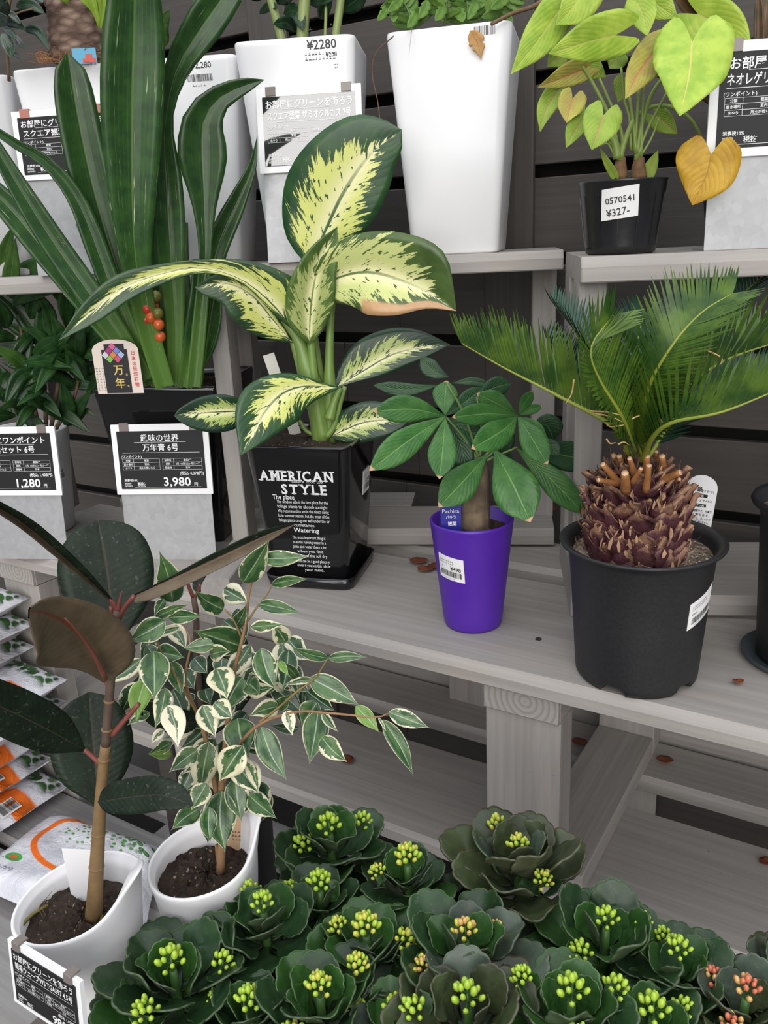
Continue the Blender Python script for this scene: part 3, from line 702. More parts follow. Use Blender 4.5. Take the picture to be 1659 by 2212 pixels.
# far-left dark plant
T1 = xf(0, 0, 2.9625)
stem('stem', [(20, 175, 1.83), (15, 80, 1.8), (25, -30, 1.78)], [4, 3, 3], TWIG, rl); stem('twig', [(18, 60, 1.8), (35, 30, 1.76), (90, 15, 1.74)], [2, 2, 1.5], TWIG, rl, 6)
for q, w in ((((100, 45), (190, 25), (288, 90)), 34), (((60, 70), (90, 110), (132, 152)), 24), (((30, 150), (100, 150), (165, 190)), 28), (((150, 190), (240, 200), (315, 320)), 30), (((10, 215), (60, 300), (70, 370)), 42), (((60, 330), (100, 350), (145, 385)), 14), (((-30, 60), (0, 20), (20, -40)), 40), (((0, 130), (30, 60), (50, 10)), 30), (((100, 220), (130, 280), (165, 310)), 18), (((-30, 150), (20, 120), (45, 105)), 40), (((20, 180), (60, 200), (110, 250)), 24), (((200, -20), (250, -10), (275, 15)), 20)):
    leaf(rl, 'leaf', T1(*q), w/2.96, [LDARK, LUND], EL, tl=.25, tr=.25, d=(1.80, 1.72), n=8, m=2)

# lime syngonium-like plant
cs = onshelf(1340, 1.372, UZ2); cs = GF.w(GF.inv(PZ(1341, 528, UZ2))[0], 1.385, UZ2)
cs = GF.w(GF.inv(GF.onY(1341, 500, 1.385))[0], 1.385, UZ2)
rs = thing('potted_plant', cs, 'lime-green arrow-leaved plant in a small black vinyl pot with a handwritten label', 'plant')
hs_ = zat(cs, 390)-UZ2
prof = [(.046, 0), (.052, .003), (.0530, .012), (.0645, hs_-.003), (.066, hs_), (.0635, hs_), (.060, hs_-.022)]
lathe(rs, cs, prof, BLACKV, seg=40)
for i in range(26):
    a = 2*pi*i/26; V, F = boxgeo(-.0012, .0012, -.001, .001, .012, hs_-.02, .0004)
    fn = round_map(cs, prof, a); mk('rib', [fn(x, z, y*.7) for x, y, z in V], F, BLACKV, rs, smooth=False) if i % 2 == 0 else None
soil_disc(rs, cs, cs.z+hs_-.018, lambda a: .061, SOIL)
ds = cs.y
az = math.atan2(-cs.y, -cs.x)
fn = round_map(cs, prof, az); lb = patch('price_label', rs, fn, -.030, hs_*.46, .024, hs_*.87, PAPER, skew=.10)
t = Text2D(); t.t('0570541', -.003, hs_*.695, hs_*.12, 'c', .044, .004, rot=.10); t.t('¥327-', -.005, hs_*.53, hs_*.135, 'c', .040, .004, rot=.14); t.put('handwriting', PRB, lb, lambda u, v: fn(u, v, .0016))
LIME0, LIME1 = (.22, .36, .03), (.36, .48, .06)
LIME = leafmat('lime_leaf', LIME0, LIME1, (.52, .44, .14), .42, 8, .16, slant=.6, ribw=.03, bump=.4, jit=.2)
LIMEU = plain('lime_underside', (.30, .42, .08), .5)
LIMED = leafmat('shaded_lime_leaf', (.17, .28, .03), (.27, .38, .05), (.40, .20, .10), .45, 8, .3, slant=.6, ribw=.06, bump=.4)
PINKL = leafmat('pink_flushed_leaf', (.30, .25, .05), (.36, .36, .06), (.42, .16, .08), .45, 7, .5, slant=.6, ribw=.10, bump=.4)
YEL = leafmat('yellowed_leaf', (.46, .25, .012), (.60, .36, .025), (.32, .18, .02), .45, 8, .45, slant=.6, ribw=.03, bump=.5)
PETG = plastic('lime_petiole', (.24, .33, .07), .4, .03, 30, .1)
T3_ = xf(1060, 0, 2.7697)
HT = [(0, .66), (.08, .92), (.2, 1), (.4, .93), (.62, .68), (.82, .34), (.94, .12), (1, 0)]
syn = [  # base, ..., tip, half-width left, right, material, lobe, depth base, depth tip, tilts
 (((410, 60), (270, 260), (120, 445)), 95, 100, LIME, .25, .02, -.03, .2, .15),
 (((745, 212), (590, 250), (345, 322)), 105, 120, LIME, .38, -.10, -.13, .12, .28),
 (((880, 20), (915, 110), (935, 215)), 80, 75, LIME, .25, -.05, -.08, .2, .2),
 (((1205, 250), (1185, 460), (1130, 695)), 205, 190, LIME, .34, -.10, -.17, .12, .2),
 (((1240, 85), (1420, 190), (1562, 345)), 120, 130, LIME, .3, 0, -.04, .3, .2),
 (((900, -40), (1010, 40), (1120, 110)), 95, 80, LIME, .3, 0, -.02, .2, .2),
 (((560, -60), (480, 60), (390, 150)), 110, 90, LIME, .3, .0, -.02, .2, .2),
 (((990, 290), (890, 430), (805, 592)), 100, 85, PINKL, .3, -.05, -.10, .2, .2),
 (((570, 410), (420, 470), (283, 522)), 58, 66, PINKL, .25, 0, -.03, .3, .4),
 (((490, 590), (470, 660), (455, 735)), 72, 70, PINKL, .4, -.03, -.05, .2, .2),
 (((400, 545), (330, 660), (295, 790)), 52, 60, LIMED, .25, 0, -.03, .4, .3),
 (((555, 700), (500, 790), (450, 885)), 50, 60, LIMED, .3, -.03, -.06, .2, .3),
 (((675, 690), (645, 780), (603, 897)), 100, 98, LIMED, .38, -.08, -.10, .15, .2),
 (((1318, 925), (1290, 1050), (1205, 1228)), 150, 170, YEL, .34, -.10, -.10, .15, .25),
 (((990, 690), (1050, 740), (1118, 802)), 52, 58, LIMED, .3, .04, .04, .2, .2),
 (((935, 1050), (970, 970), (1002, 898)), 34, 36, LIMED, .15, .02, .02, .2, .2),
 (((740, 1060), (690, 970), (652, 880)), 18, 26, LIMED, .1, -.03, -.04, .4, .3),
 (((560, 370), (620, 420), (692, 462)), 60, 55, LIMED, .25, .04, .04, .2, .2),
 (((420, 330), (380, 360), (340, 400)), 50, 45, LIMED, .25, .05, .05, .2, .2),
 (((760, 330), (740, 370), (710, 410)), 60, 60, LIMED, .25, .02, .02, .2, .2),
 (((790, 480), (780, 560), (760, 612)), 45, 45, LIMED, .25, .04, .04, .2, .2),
]
for q, wl, wr, m_, lb_, d0, d1, tl, tr in syn:
    leaf(rs, 'leaf', T3_(*q), wl*1.16/2.77, [m_, LIMEU], HT, wr=wr*1.16/2.77, tl=tl, tr=tr, d=(ds+d0, ds+d1), n=16, m=5, lobe=lb_, wav=.10, wf=1.6, ph=len(q)+wl, curl=-.12, label='yellowed leaf' if m_ is YEL else None)
for q, rr in ((((870, 960), (900, 760), (960, 570), (1040, 450)), 14), (((880, 950), (930, 790), (1060, 540)), 9), (((770, 960), (800, 850), (850, 720)), 18), (((760, 950), (740, 850), (700, 800)), 26), (((790, 950), (780, 780), (690, 560), (650, 470)), 10), (((770, 930), (720, 720), (600, 480), (520, 360)), 12), (((870, 920), (850, 720), (830, 580)), 12), (((860, 900), (880, 640), (890, 520)), 11), (((900, 940), (910, 640), (925, 480)), 9), (((840, 900), (830, 700), (800, 600), (780, 400)), 9), (((880, 690), (960, 640), (1080, 640), (1200, 720), (1290, 890)), 12), (((900, 930), (960, 830), (1010, 700)), 7), (((740, 930), (700, 860), (660, 870)), 7), (((760, 920), (640, 760), (500, 640)), 5), (((760, 900), (620, 720), (555, 700)), 5)):
    stem('petiole', [T3_(p)[0]+(ds-.01+.002*len(q),) for p in q], [rr*1.15/2.77, rr/2.77, rr*.8/2.77], PETG, rs, 7)
HUSK = plastic('brown_stem_husk', (.22, .12, .05), .8, .6, 60, .4)
for x, w in ((775, 42), (885, 45)):
    V, F = tube([P(1060+x/2.77, 386, ds), P(1060+x/2.77, 362, ds), P(1060+x/2.77+2, 340, ds)], [w*depth(cs)/FPX/2.77, w*.9*depth(cs)/FPX/2.77, w*.6*depth(cs)/FPX/2.77], 12, 6); mk('stem_base', V, F, HUSK, rs)

# bromeliad behind the right-hand sign
cn = GF.w(GF.inv(GF.onY(1588, 520, 1.50))[0], 1.50, UZ2)
rn = thing('potted_plant', cn, 'reddish-brown strap-leaved plant in a black pot behind the sign at top right', 'plant')
prof = [(.040, 0), (.043, .004), (.062, .13), (.066, .133), (.066, .141), (.062, .141), (.058, .12)]
lathe(rn, cn, prof, BLACKM, seg=36); soil_disc(rn, cn, cn.z+.122, lambda a: .059, SOIL); dn = cn.y
BROM = leafmat('bronze_strap_leaf', (.06, .045, .02), (.13, .07, .035), (.20, .10, .05), .4, 1, 0, streak=(.2, .22, .08)); g = random.Random(9)
BROG = leafmat('olive_strap_leaf', (.06, .10, .02), (.10, .15, .03), (.2, .22, .08), .4, 1, 0)
bx, by = 1640, 300
for i in range(20):
    a = -pi/2+g.uniform(-1.0, .8); l = g.uniform(260, 400)
    leaf(rn, 'leaf', [(bx, by), (bx+math.cos(a)*l*.5, by+math.sin(a)*l*.62), (bx+math.cos(a)*l*1.0, by+math.sin(a)*l*.95)], g.uniform(11, 17), [BROM if i % 3 else BROG, BROM], ST, tl=.5, tr=.5, d=(dn-.02, dn+g.uniform(-.09, .06)), n=8, m=2)

# signs of the upper tier
sign('price sign with お部屋に and 2,280 half hidden by strap leaves at upper left', onshelf(170, 1.655, UZ-.006), A(-8), 'お部屋にグリーンを飾ろう', 'スクエア観葉 ユッカ 7号', '2,280', '2,508', hp=zat(onshelf(150, 1.67, UZ), 229)-UZ, w=.20, hs=.125, clipmat=CLIPR)
sign('glossy price sign reflecting the sky on the white square pot, partly behind the spotted leaf', onshelf(681, 1.605, UZ), A(-6), 'お部屋にグリーンを飾ろう', 'スクエア観葉 ザミオクルカス 7号', '2,280', '2,508', w=.193, hp=zat(onshelf(660, 1.63, UZ), 180)-UZ, tilt=.17, hs=.146, card=CARDS)
sign('price sign naming ネオレゲリア, cut by the right edge of the picture', onshelf(1672, 1.335, UZ2), A(-8), 'お部屋にワンポイント', 'ネオレゲリア ファイヤーボール', '2,280', '2,508', hp=zat(onshelf(1640, 1.335, UZ2), 80)-UZ2, tilt=.03)
# ---------------------------------------------------------------- middle tier, left
cr_ = GF.w(-.712, 1.80, ZM); hr = zat(GF.w(-.70, 1.66, ZM), 838)-ZM
ro = thing('potted_plant', cr_, 'tall strap-leaved green plant with orange berries in a glossy black square pot', 'plant')
SqPot(ro, cr_, G_ANG, .275, .200, hr, .012, BLACKG, fill=.02)
ROH = leafmat('white_flecked_strap_leaf', (.014, .045, .012), (.026, .075, .016), (.075, .15, .03), .30, 1, 0, ribw=.05, streak=(.50, .55, .30), bump=.35, jit=.5, spec=.6, basec=(.085, .17, .03))
ROHU = plastic('strap_leaf_underside', (.07, .13, .035), .4, .05, 40, .1)
roh = [
 (((356, 835), (322, 720), (298, 600), (287, 470), (285, 250), (290, 60), (292, -60)), [(0, 20), (.2, 24), (.35, 32), (.5, 48), (.7, 64), (.85, 65), (1, 50)], None, 1.55, 1.44),
 (((330, 830), (290, 690), (240, 540), (200, 400), (168, 250), (146, 112)), [(0, 18), (.3, 34), (.55, 45), (.75, 44), (.9, 40), (.97, 26), (1, 0)], None, 1.60, 1.55),
 (((322, 820), (240, 620), (170, 440), (100, 350), (40, 315), (-20, 275)), [(0, 14), (.3, 22), (.55, 22), (.8, 14), (1, 8)], None, 1.57, 1.50),
 (((318, 820), (240, 700), (130, 545), (50, 420), (-20, 300)), [(0, 16), (.4, 28), (.7, 26), (1, 14)], None, 1.56, 1.50),
 (((315, 815), (210, 690), (110, 560), (30, 460), (-30, 400)), [(0, 14), (.5, 24), (.8, 30), (1, 24)], None, 1.62, 1.58),
 (((378, 832), (378, 700), (368, 540), (360, 400), (356, 280), (378, 160), (425, 75), (495, -25)), [(0, 15), (.14, 18), (.25, 24), (.42, 35), (.55, 32), (.68, 15), (.8, 28), (.92, 40), (1, 34)], None, 1.58, 1.52),
 (((418, 835), (432, 690), (443, 560), (441, 430), (437, 330), (440, 262), (470, 215), (520, 188), (572, 172)), [(0, 16), (.25, 15), (.42, 14), (.55, 26), (.68, 52), (.76, 46), (.86, 26), (.94, 16), (1, 0)], None, 1.56, 1.53),
 (((425, 830), (440, 690), (468, 540), (515, 430), (545, 360), (556, 292)), [(0, 12), (.4, 20), (.65, 24), (.85, 12), (1, 0)], None, 1.60, 1.62),
 (((395, 835), (418, 740), (430, 650), (428, 560)), [(0, 12), (.5, 24), (1, 12)], None, 1.58, 1.56),
 (((405, 835), (440, 760), (462, 690), (470, 620)), [(0, 10), (.5, 20), (1, 8)], None, 1.63, 1.63),
 (((340, 830), (300, 740), (262, 640), (215, 560), (180, 480)), [(0, 14), (.5, 24), (1, 16)], None, 1.66, 1.68),
 (((345, 833), (330, 760), (290, 660), (240, 590)), [(0, 14), (.5, 20), (1, 6)], None, 1.64, 1.64),
 (((365, 835), (350, 740), (345, 620), (335, 500), (330, 380)), [(0, 18), (.5, 26), (1, 20)], None, 1.66, 1.66),
 (((380, 835), (400, 720), (395, 600), (400, 480)), [(0, 14), (.5, 18), (1, 6)], None, 1.66, 1.66),
]
for q, wl, wr, d0, d1 in roh:
    leaf(ro, 'leaf', q, wl, [ROH, ROHU], wr=wr, tl=.35, tr=.35, d=(d0, d1), n=22, m=3, wav=.03, wf=2, ph=q[0][0])
BERR = [plastic(n_, c_, .25, .0, 10, .15) for n_, c_ in (('orange_berry', (.55, .10, .02)), ('red_orange_berry', (.50, .045, .02)), ('olive_berry', (.14, .13, .02)))]
def ball(c, r, seg=10, rings=7, sq=1.0):
    V = [c+Vector((0, 0, r*sq))]; F = []
    for i in range(1, rings):
        a = pi*i/rings
        for k in range(seg): V.append(c+Vector((r*math.sin(a)*math.cos(2*pi*k/seg), r*math.sin(a)*math.sin(2*pi*k/seg), r*sq*math.cos(a))))
    V.append(c-Vector((0, 0, r*sq))); n = len(V)-1
    for k in range(seg): F.append((0, 1+k, 1+(k+1) % seg)); F.append((n, n-seg+(k+1) % seg, n-seg+k))
    for i in range(rings-2):
        for k in range(seg): a = 1+i*seg+k; b = 1+i*seg+(k+1) % seg; F.append((a, a+seg, b+seg, b))
    return V, F
for x, y, m_ in ((322, 652, 1), (332, 663, 0), (318, 667, 1), (341, 677, 2), (326, 686, 0), (343, 701, 0), (329, 711, 0), (346, 727, 0), (316, 690, 1), (337, 640, 2), (331, 645, 1)):
    V, F = ball(P(x, y, 1.535+R_.uniform(-.01, .01)), .0100, sq=1.05); mk('berry', V, F, BERR[m_], ro)
stem('berry_stalk', [(352, 815, 1.56), (336, 730, 1.55), (328, 655, 1.545)], [7, 6, 5], STEMG, ro)
# its tag
tgc = P(262, 850, 1.53); uxg = GF.ux; tgf = lambda u, v, e=0.0: tgc+uxg*u+Vector((0, 0, v))-GF.uy*e
def arch_tag(parent, f, w, h, mat, r=None, name='plant_tag', bulge=.35):
    pts = [(-w/2, 0), (w/2, 0), (w/2, h*(1-bulge*.4))]+[(w/2*math.cos(a), h*(1-bulge*.4)+h*bulge*.4*math.sin(a)) for a in np.linspace(.15, pi-.15, 10)]+[(-w/2, h*(1-bulge*.4))]
    n = len(pts); V = [f(u, v, .0006) for u, v in pts]+[f(u, v, -.0004) for u, v in pts]
    F = [tuple(range(n)), tuple(range(2*n-1, n-1, -1))]+[(i, i+n, (i+1) % n+n, (i+1) % n) for i in range(n)]
    return mk(name, V, F, mat, parent, smooth=False)
tg = arch_tag(ro, tgf, .088, .098, plain('cream_tag', (.68, .58, .50), .5), bulge=.5)
t = Text2D(); n_ = 14; t.r(-.026, .001, .023, .0800); t.r(-.020, .080, .018, .090); t.put('tag_panel', plain('black_tag_panel', (.012, .011, .012), .4), tg, lambda u, v: tgf(u, v, .0012))
t = Text2D(); t.t('万', .002, .036, .020, 'c'); t.t('年', .002, .012, .020, 'c'); t.t('お', .017, .033, .005, 'c'); t.t('も', .017, .012, .005, 'c'); t.put('tag_print', plain('gold_print', (.62, .46, .12), .4), tg, lambda u, v: tgf(u, v, .0018))
t = Text2D()
for i, ch in enumerate('日本の伝統植物'): t.t(ch, .0335, .070-.0095*i, .0085, 'c', bold=.02)
t.put('tag_print', plain('red_tag_print', (.60, .08, .08), .5), tg, lambda u, v: tgf(u, v, .0014))
t = Text2D(); g = random.Random(2)
for k in range(3): t.lines(-.042+.006*k, -.036+.006*k, [.046-.005*j for j in range(9)], .0048, k)
t.put('tag_print', plain('grey_tag_print', (.25, .22, .2), .6), tg, lambda u, v: tgf(u, v, .0014))
tc_ = [(.60, .12, .25), (.35, .03, .16), (.16, .22, .55), (.55, .55, .6), (.60, .22, .05), (.35, .45, .65), (.20, .45, .06), (.60, .07, .16)]
for i, (a_, b_) in enumerate(((0, 0), (1, 0), (0, 1), (2, 0), (1, 1), (0, 2), (2, 1), (1, 2))):
    t = Text2D(); u0, v0 = -.004+(b_-a_)*.0075, .0855-(a_+b_)*.0075; s_ = .0068
    t.V = [(u0, v0-s_), (u0+s_, v0), (u0, v0+s_), (u0-s_, v0)]; t.F = [(0, 1, 2, 3)]; t.put('tag_diamond', plain('tag_colour', tc_[i], .4), tg, lambda u, v: tgf(u, v, .0019))
# dracaena
cd_ = PZ(96, 1142, ZM); hd = zat(cd_, 925)-ZM
rd = thing('potted_plant', cd_, 'bushy dark green plant with pointed leaves in a round white pot at far left', 'plant')
prof = [(.066, 0), (.072, .004), (.094, hd-.006), (.096, hd-.002), (.094, hd), (.090, hd-.001), (.086, hd-.03)]
lathe(rd, cd_, prof, WHITEM); soil_disc(rd, cd_, cd_.z+hd-.02, lambda a: .088, SOIL)
dd = cd_.y; az = math.atan2(-cd_.y, -cd_.x); fn = round_map(cd_, prof, az+.62); sticker(rd, fn, -.026, .125, .022, .172, '¥1,260', 21, skew=.06)
DRA = leafmat('glossy_pointed_leaf', (.010, .036, .011), (.024, .070, .016), (.05, .11, .03), .32, 1, 0, ribw=.04, jit=.5, bump=.2)
DRAL = leafmat('young_pointed_leaf', (.03, .085, .015), (.055, .12, .02), (.10, .17, .05), .34, 1, 0, ribw=.04)
DRAU = plastic('pointed_leaf_underside', (.035, .065, .025), .45, .03, 30, .1)
T4_ = xf(0, 500, 2.9625)
dra = [(((20, 330), (30, 150), (72, 5)), 42, 1), (((55, 420), (75, 250), (92, 95)), 45, 1), (((70, 430), (170, 260), (335, 175)), 55, 0), (((80, 470), (200, 395), (372, 372)), 40, 0), (((430, 610), (425, 430), (428, 300)), 46, 0), (((350, 660), (310, 500), (228, 388)), 32, 0), (((210, 725), (120, 600), (-10, 560)), 52, 0), (((330, 810), (150, 530), (-20, 390)), 55, 0), (((265, 790), (140, 745), (-10, 730)), 42, 0), (((175, 900), (100, 810), (-20, 750)), 40, 1), (((435, 888), (310, 865), (190, 960), (135, 1082)), 44, 0), (((260, 900), (130, 925), (52, 1072)), 42, 0), (((400, 850), (400, 700), (345, 570)), 50, 0), (((500, 840), (480, 700), (530, 590)), 60, 0), (((520, 770), (600, 690), (692, 632)), 55, 0), (((515, 735), (600, 700), (705, 785)), 34, 1), (((445, 905), (545, 880), (660, 850)), 40, 0), (((390, 965), (500, 975), (650, 990)), 34, 0), (((500, 1005), (560, 960), (645, 925)), 32, 0), (((330, 1110), (260, 1095), (195, 1035)), 36, 0), (((400, 1210), (300, 1120), (180, 1085)), 34, 0), (((420, 1240), (430, 1110), (400, 985)), 44, 0), (((430, 1245), (505, 1120), (565, 1040)), 38, 0), (((450, 1240), (540, 1150), (595, 1175)), 26, 0), (((110, 1000), (40, 940), (0, 870)), 38, 0), (((160, 1150), (90, 1100), (10, 1130)), 28, 0), (((60, 900), (20, 960), (-10, 1060)), 40, 0), (((330, 780), (280, 620), (270, 470)), 50, 0), (((200, 560), (210, 480), (240, 380)), 40, 0), (((40, 620), (20, 520), (-20, 440)), 46, 0), (((600, 800), (640, 700), (620, 600)), 40, 0), (((300, 1000), (240, 1010), (140, 1090)), 34, 0), (((470, 1020), (420, 960), (330, 900)), 44, 0), (((180, 800), (120, 840), (30, 830)), 40, 0), (((320, 960), (330, 880), (300, 800)), 50, 0), (((520, 960), (500, 860), (440, 780)), 50, 0), (((60, 1120), (40, 1160), (-10, 1200)), 34, 0), (((430, 500), (400, 430), (330, 380)), 34, 0), (((560, 700), (590, 620), (680, 560)), 40, 0), (((30, 760), (-10, 690), (-60, 640)), 40, 0)]
g = random.Random(4)
gg = random.Random(44)
for k in range(34):
    x, y = gg.uniform(60, 560), gg.uniform(620, 1230); a = gg.uniform(-pi, pi); l = gg.uniform(220, 330)
    dra.append((((x, y), (x+math.cos(a)*l*.5, y+math.sin(a)*l*.35-30), (x+math.cos(a)*l, y+math.sin(a)*l*.7)), gg.uniform(30, 40), 0))
for q, w, m_ in dra:
    dz_ = g.uniform(-.10, .06); (xa_, ya_), (xb_, yb_) = q[1], q[2]; q = (q[0], q[1], (xb_+(xb_-xa_)*.35, yb_+(yb_-ya_)*.35))
    leaf(rd, 'leaf', T4_(*q), w*1.18/2.96, [DRAL if m_ else DRA, DRAU], LA, tl=.35, tr=.35, d=(dd+dz_*.4, dd-.03+dz_), n=11, m=2, curl=-.1, wav=.04, ph=w)
for q in (((100, 930), (95, 780), (90, 650)), ((110, 930), (130, 800), (140, 690)), ((85, 930), (60, 800), (40, 680)), ((118, 930), (160, 860), (175, 780))): stem('stem', [p+(dd,) for p in q], [5, 4, 3], TWIG, rd, 7)
sign('price sign reading 趣味の世界 and 3,980 in front of the black square pot', PZ(372, 1209, ZM), A(-8), '趣味の世界', '万年青 6号', '3,980', '4,378', hp=.292, tilt=.10)
sign('price sign for 1,280 at the left edge, before the round white pot', PZ(58, 1208, ZM), A(-9), 'お部屋にワンポイント', '観葉セット 6号', '1,280', '1,408', hp=.292, tilt=.10)

# ---------------------------------------------------------------- dieffenbachia
cq = PZ(697, 1235, ZM); hq = zat(cq+(-.09*GF.uy), 962)-ZM
rq = thing('potted_plant', cq, 'plant with big cream-splashed leaves in a glossy black printed square pot', 'plant')
yq = A(-15)
V, F = loft([rsq(cq, yq, .083, .02, cq.z), rsq(cq, yq, .086, .02, cq.z+.002), rsq(cq, yq, .090, .022, cq.z+.024), rsq(cq, yq, .0875, .022, cq.z+.024), rsq(cq, yq, .083, .02, cq.z+.005)], True, True); mk('saucer', V, F, BLACKG, rq)
cq2 = cq+Vector((0, 0, .0055)); pq = SqPot(rq, cq2, yq, .203, .150, hq-.0055, .020, BLACKG, fill=.012, rim=.003, wall=.004)
fq = pq.face(0); t = Text2D(); SERIF = {'A': 'bl br', 'M': 'bl br tl tr', 'E': 'bl tl', 'R': 'bl br tl', 'I': 'bm tm', 'C': '', 'N': 'bl tl tr', 'S': '', 'T': 'bm', 'Y': 'bm tl tr', 'L': 'bl'}
def slab_word(word, uc, v, size, total):
    ws = [txt(ch, .03)[3]-txt(ch, .03)[2] for ch in word]; gap = .15; k = total/(sum(ws)+gap*(len(word)-1)); u = uc-total/2
    for ch, w in zip(word, ws):
        V_, F_, x0, x1 = txt(ch, .03); n = len(t.V); t.V += [(u+(a-x0)*k, v+b*size) for a, b in V_]; t.F += [tuple(i+n for i in f_) for f_ in F_]
        th, sw = size*.085, size*.17
        for s in SERIF[ch].split():
            uu = {'l': u+.065*k*1.2, 'r': u+w*k-.065*k*1.2, 'm': u+w*k/2}[s[1]]; vv = v if s[0] == 'b' else v+size*.727-th
            if ch in 'AYM' and s[1] in 'lr': pass
            t.r(uu-sw, vv, uu+sw, vv+th)
        u += (w+gap)*k
H_ = hq-.0055
slab_word('AMERICAN', -.003, H_*.765, .0270, .142); slab_word('STYLE', .0095, H_*.672, .0270, .088)
t.t('INTERIOR   LOOK   LEAF', .018, H_*.751, .0060, 'c', .060, .0)
t.t('The place', -.054, H_*.633, .0130, 'l', bold=.012, sx=.85)
for i, s_ in enumerate(('The window side is the best place for the', 'foliage plants to absorb sunlight.', 'We recommend to avoid the direct sunlig', 'ht in summer season, but the most of the', 'foliage plants can grow well under the cir', 'cumstance.')): t.t(s_, .003, H_*(.604-.0335*i), .0094, 'c', .100, 0)
t.t('Watering', .005, H_*.395, .0130, 'c', bold=.02)
for i, s_ in enumerate(('The most important thing is', 'to avoid running water in a', 'plate and water them a lot', 'when you find', 'surface of the soil dry')): t.t(s_, .008, H_*(.345-.034*i), .0090, 'c', .066, .004)
for i, s_ in enumerate(('You can be a good plants gr', 'ower if you put this rule in', 'your mind.')): t.t(s_, .012, H_*(.168-.033*i), .0090, 'c', .066, .004)
t.put('lettering', PRW, rq, fq)
fs = pq.face(1); sticker(rq, fs, .010, H_*.56, .055, H_*.73, '¥1,980', 31)
DG0, DG1, DCR = (.013, .052, .018), (.028, .085, .022), (.64, .68, .19)
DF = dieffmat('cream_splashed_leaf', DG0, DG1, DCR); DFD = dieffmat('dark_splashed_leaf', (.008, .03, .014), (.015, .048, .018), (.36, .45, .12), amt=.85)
DFB = dieffmat('scorched_splashed_leaf', (.045, .085, .02), (.075, .13, .03), (.55, .60, .22), True, 1.25); DFY = dieffmat('young_splashed_leaf', (.05, .10, .02), (.09, .16, .03), (.36, .42, .14), amt=1.15)
DFH = dieffmat('heavily_splashed_leaf', (.018, .050, .018), (.035, .080, .025), (.56, .60, .16), amt=1.0)
DFU = plastic('splashed_leaf_underside', (.12, .19, .05), .45, .05, 30, .12)
dq0 = cq.y-.02; T5 = xf(400, 480, 2.5136)
PETD = plastic('pale_splash_petiole', (.17, .27, .06), .38, .05, 30, .14)
die = [
 (((668, 578), (708, 488), (745, 412), (800, 335), (868, 280)), [(0, 0), (.08, 60), (.25, 104), (.45, 122), (.65, 112), (.82, 84), (.94, 40), (1, 0)], [(0, 0), (.1, 32), (.3, 70), (.5, 84), (.7, 76), (.86, 50), (.96, 26), (1, 0)], DF, .02, -.03, .10, .25, 0),
 (((648, 652), (715, 606), (800, 588), (905, 622), (986, 672)), [(0, 0), (.12, 26), (.35, 68), (.6, 92), (.8, 88), (.93, 34), (1, 0)], [(0, 0), (.1, 26), (.3, 62), (.5, 88), (.7, 72), (.88, 24), (1, 0)], DFB, -.02, -.10, .55, .45, 0),
 (((632, 712), (585, 655), (520, 604), (440, 580), (365, 588), (270, 620), (190, 680), (126, 736)), [(0, 0), (.10, 12), (.3, 5), (.5, 16), (.7, 28), (.85, 24), (1, 0)], [(0, 0), (.05, 48), (.14, 72), (.24, 52), (.4, 20), (.55, 20), (.7, 30), (.85, 24), (1, 0)], DFH, -.02, -.14, .5, .35, 0),
 (((632, 740), (590, 690), (545, 638), (490, 612), (420, 620)), [(0, 0), (.12, 30), (.35, 62), (.6, 66), (.8, 42), (.94, 20), (1, 0)], [(0, 0), (.2, 8), (.5, 16), (.8, 20), (1, 0)], DFH, .0, -.05, .25, .4, 0),
 (((668, 745), (672, 660), (688, 575), (728, 490)), [(0, 0), (.15, 40), (.4, 56), (.62, 44), (.85, 22), (1, 0)], [(0, 0), (.15, 30), (.4, 48), (.65, 42), (.85, 26), (1, 0)], DFY, -.02, -.06, .5, .5, 0),
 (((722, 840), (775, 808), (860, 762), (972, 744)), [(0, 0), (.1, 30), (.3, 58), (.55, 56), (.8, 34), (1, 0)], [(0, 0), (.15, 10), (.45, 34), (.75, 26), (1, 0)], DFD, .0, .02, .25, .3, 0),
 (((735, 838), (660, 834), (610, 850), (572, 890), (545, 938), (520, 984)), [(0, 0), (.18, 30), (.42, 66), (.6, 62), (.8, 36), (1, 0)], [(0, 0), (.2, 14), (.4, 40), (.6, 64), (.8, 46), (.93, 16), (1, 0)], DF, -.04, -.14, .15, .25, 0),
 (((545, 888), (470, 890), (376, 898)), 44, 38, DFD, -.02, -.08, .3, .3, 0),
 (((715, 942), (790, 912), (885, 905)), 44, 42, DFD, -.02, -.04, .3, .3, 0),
 (((690, 690), (655, 660), (628, 640), (600, 640)), 26, 20, DFH, .01, .0, .3, .3, 0),
]
for q, wl, wr, m_, d0, d1, tl, tr, fl in die:
    # left half lies on the left when walking base -> tip as seen from the viewer
    leaf(rq, 'leaf', q, wl, [m_, DFU], EL, wr=wr, tl=tl, tr=tr, d=(dq0+d0, dq0+d1), n=20, m=5, wav=.05, wf=1.4, ph=q[0][0], curl=-.15, label='leaf with a scorched brown edge' if m_ is DFB else None)
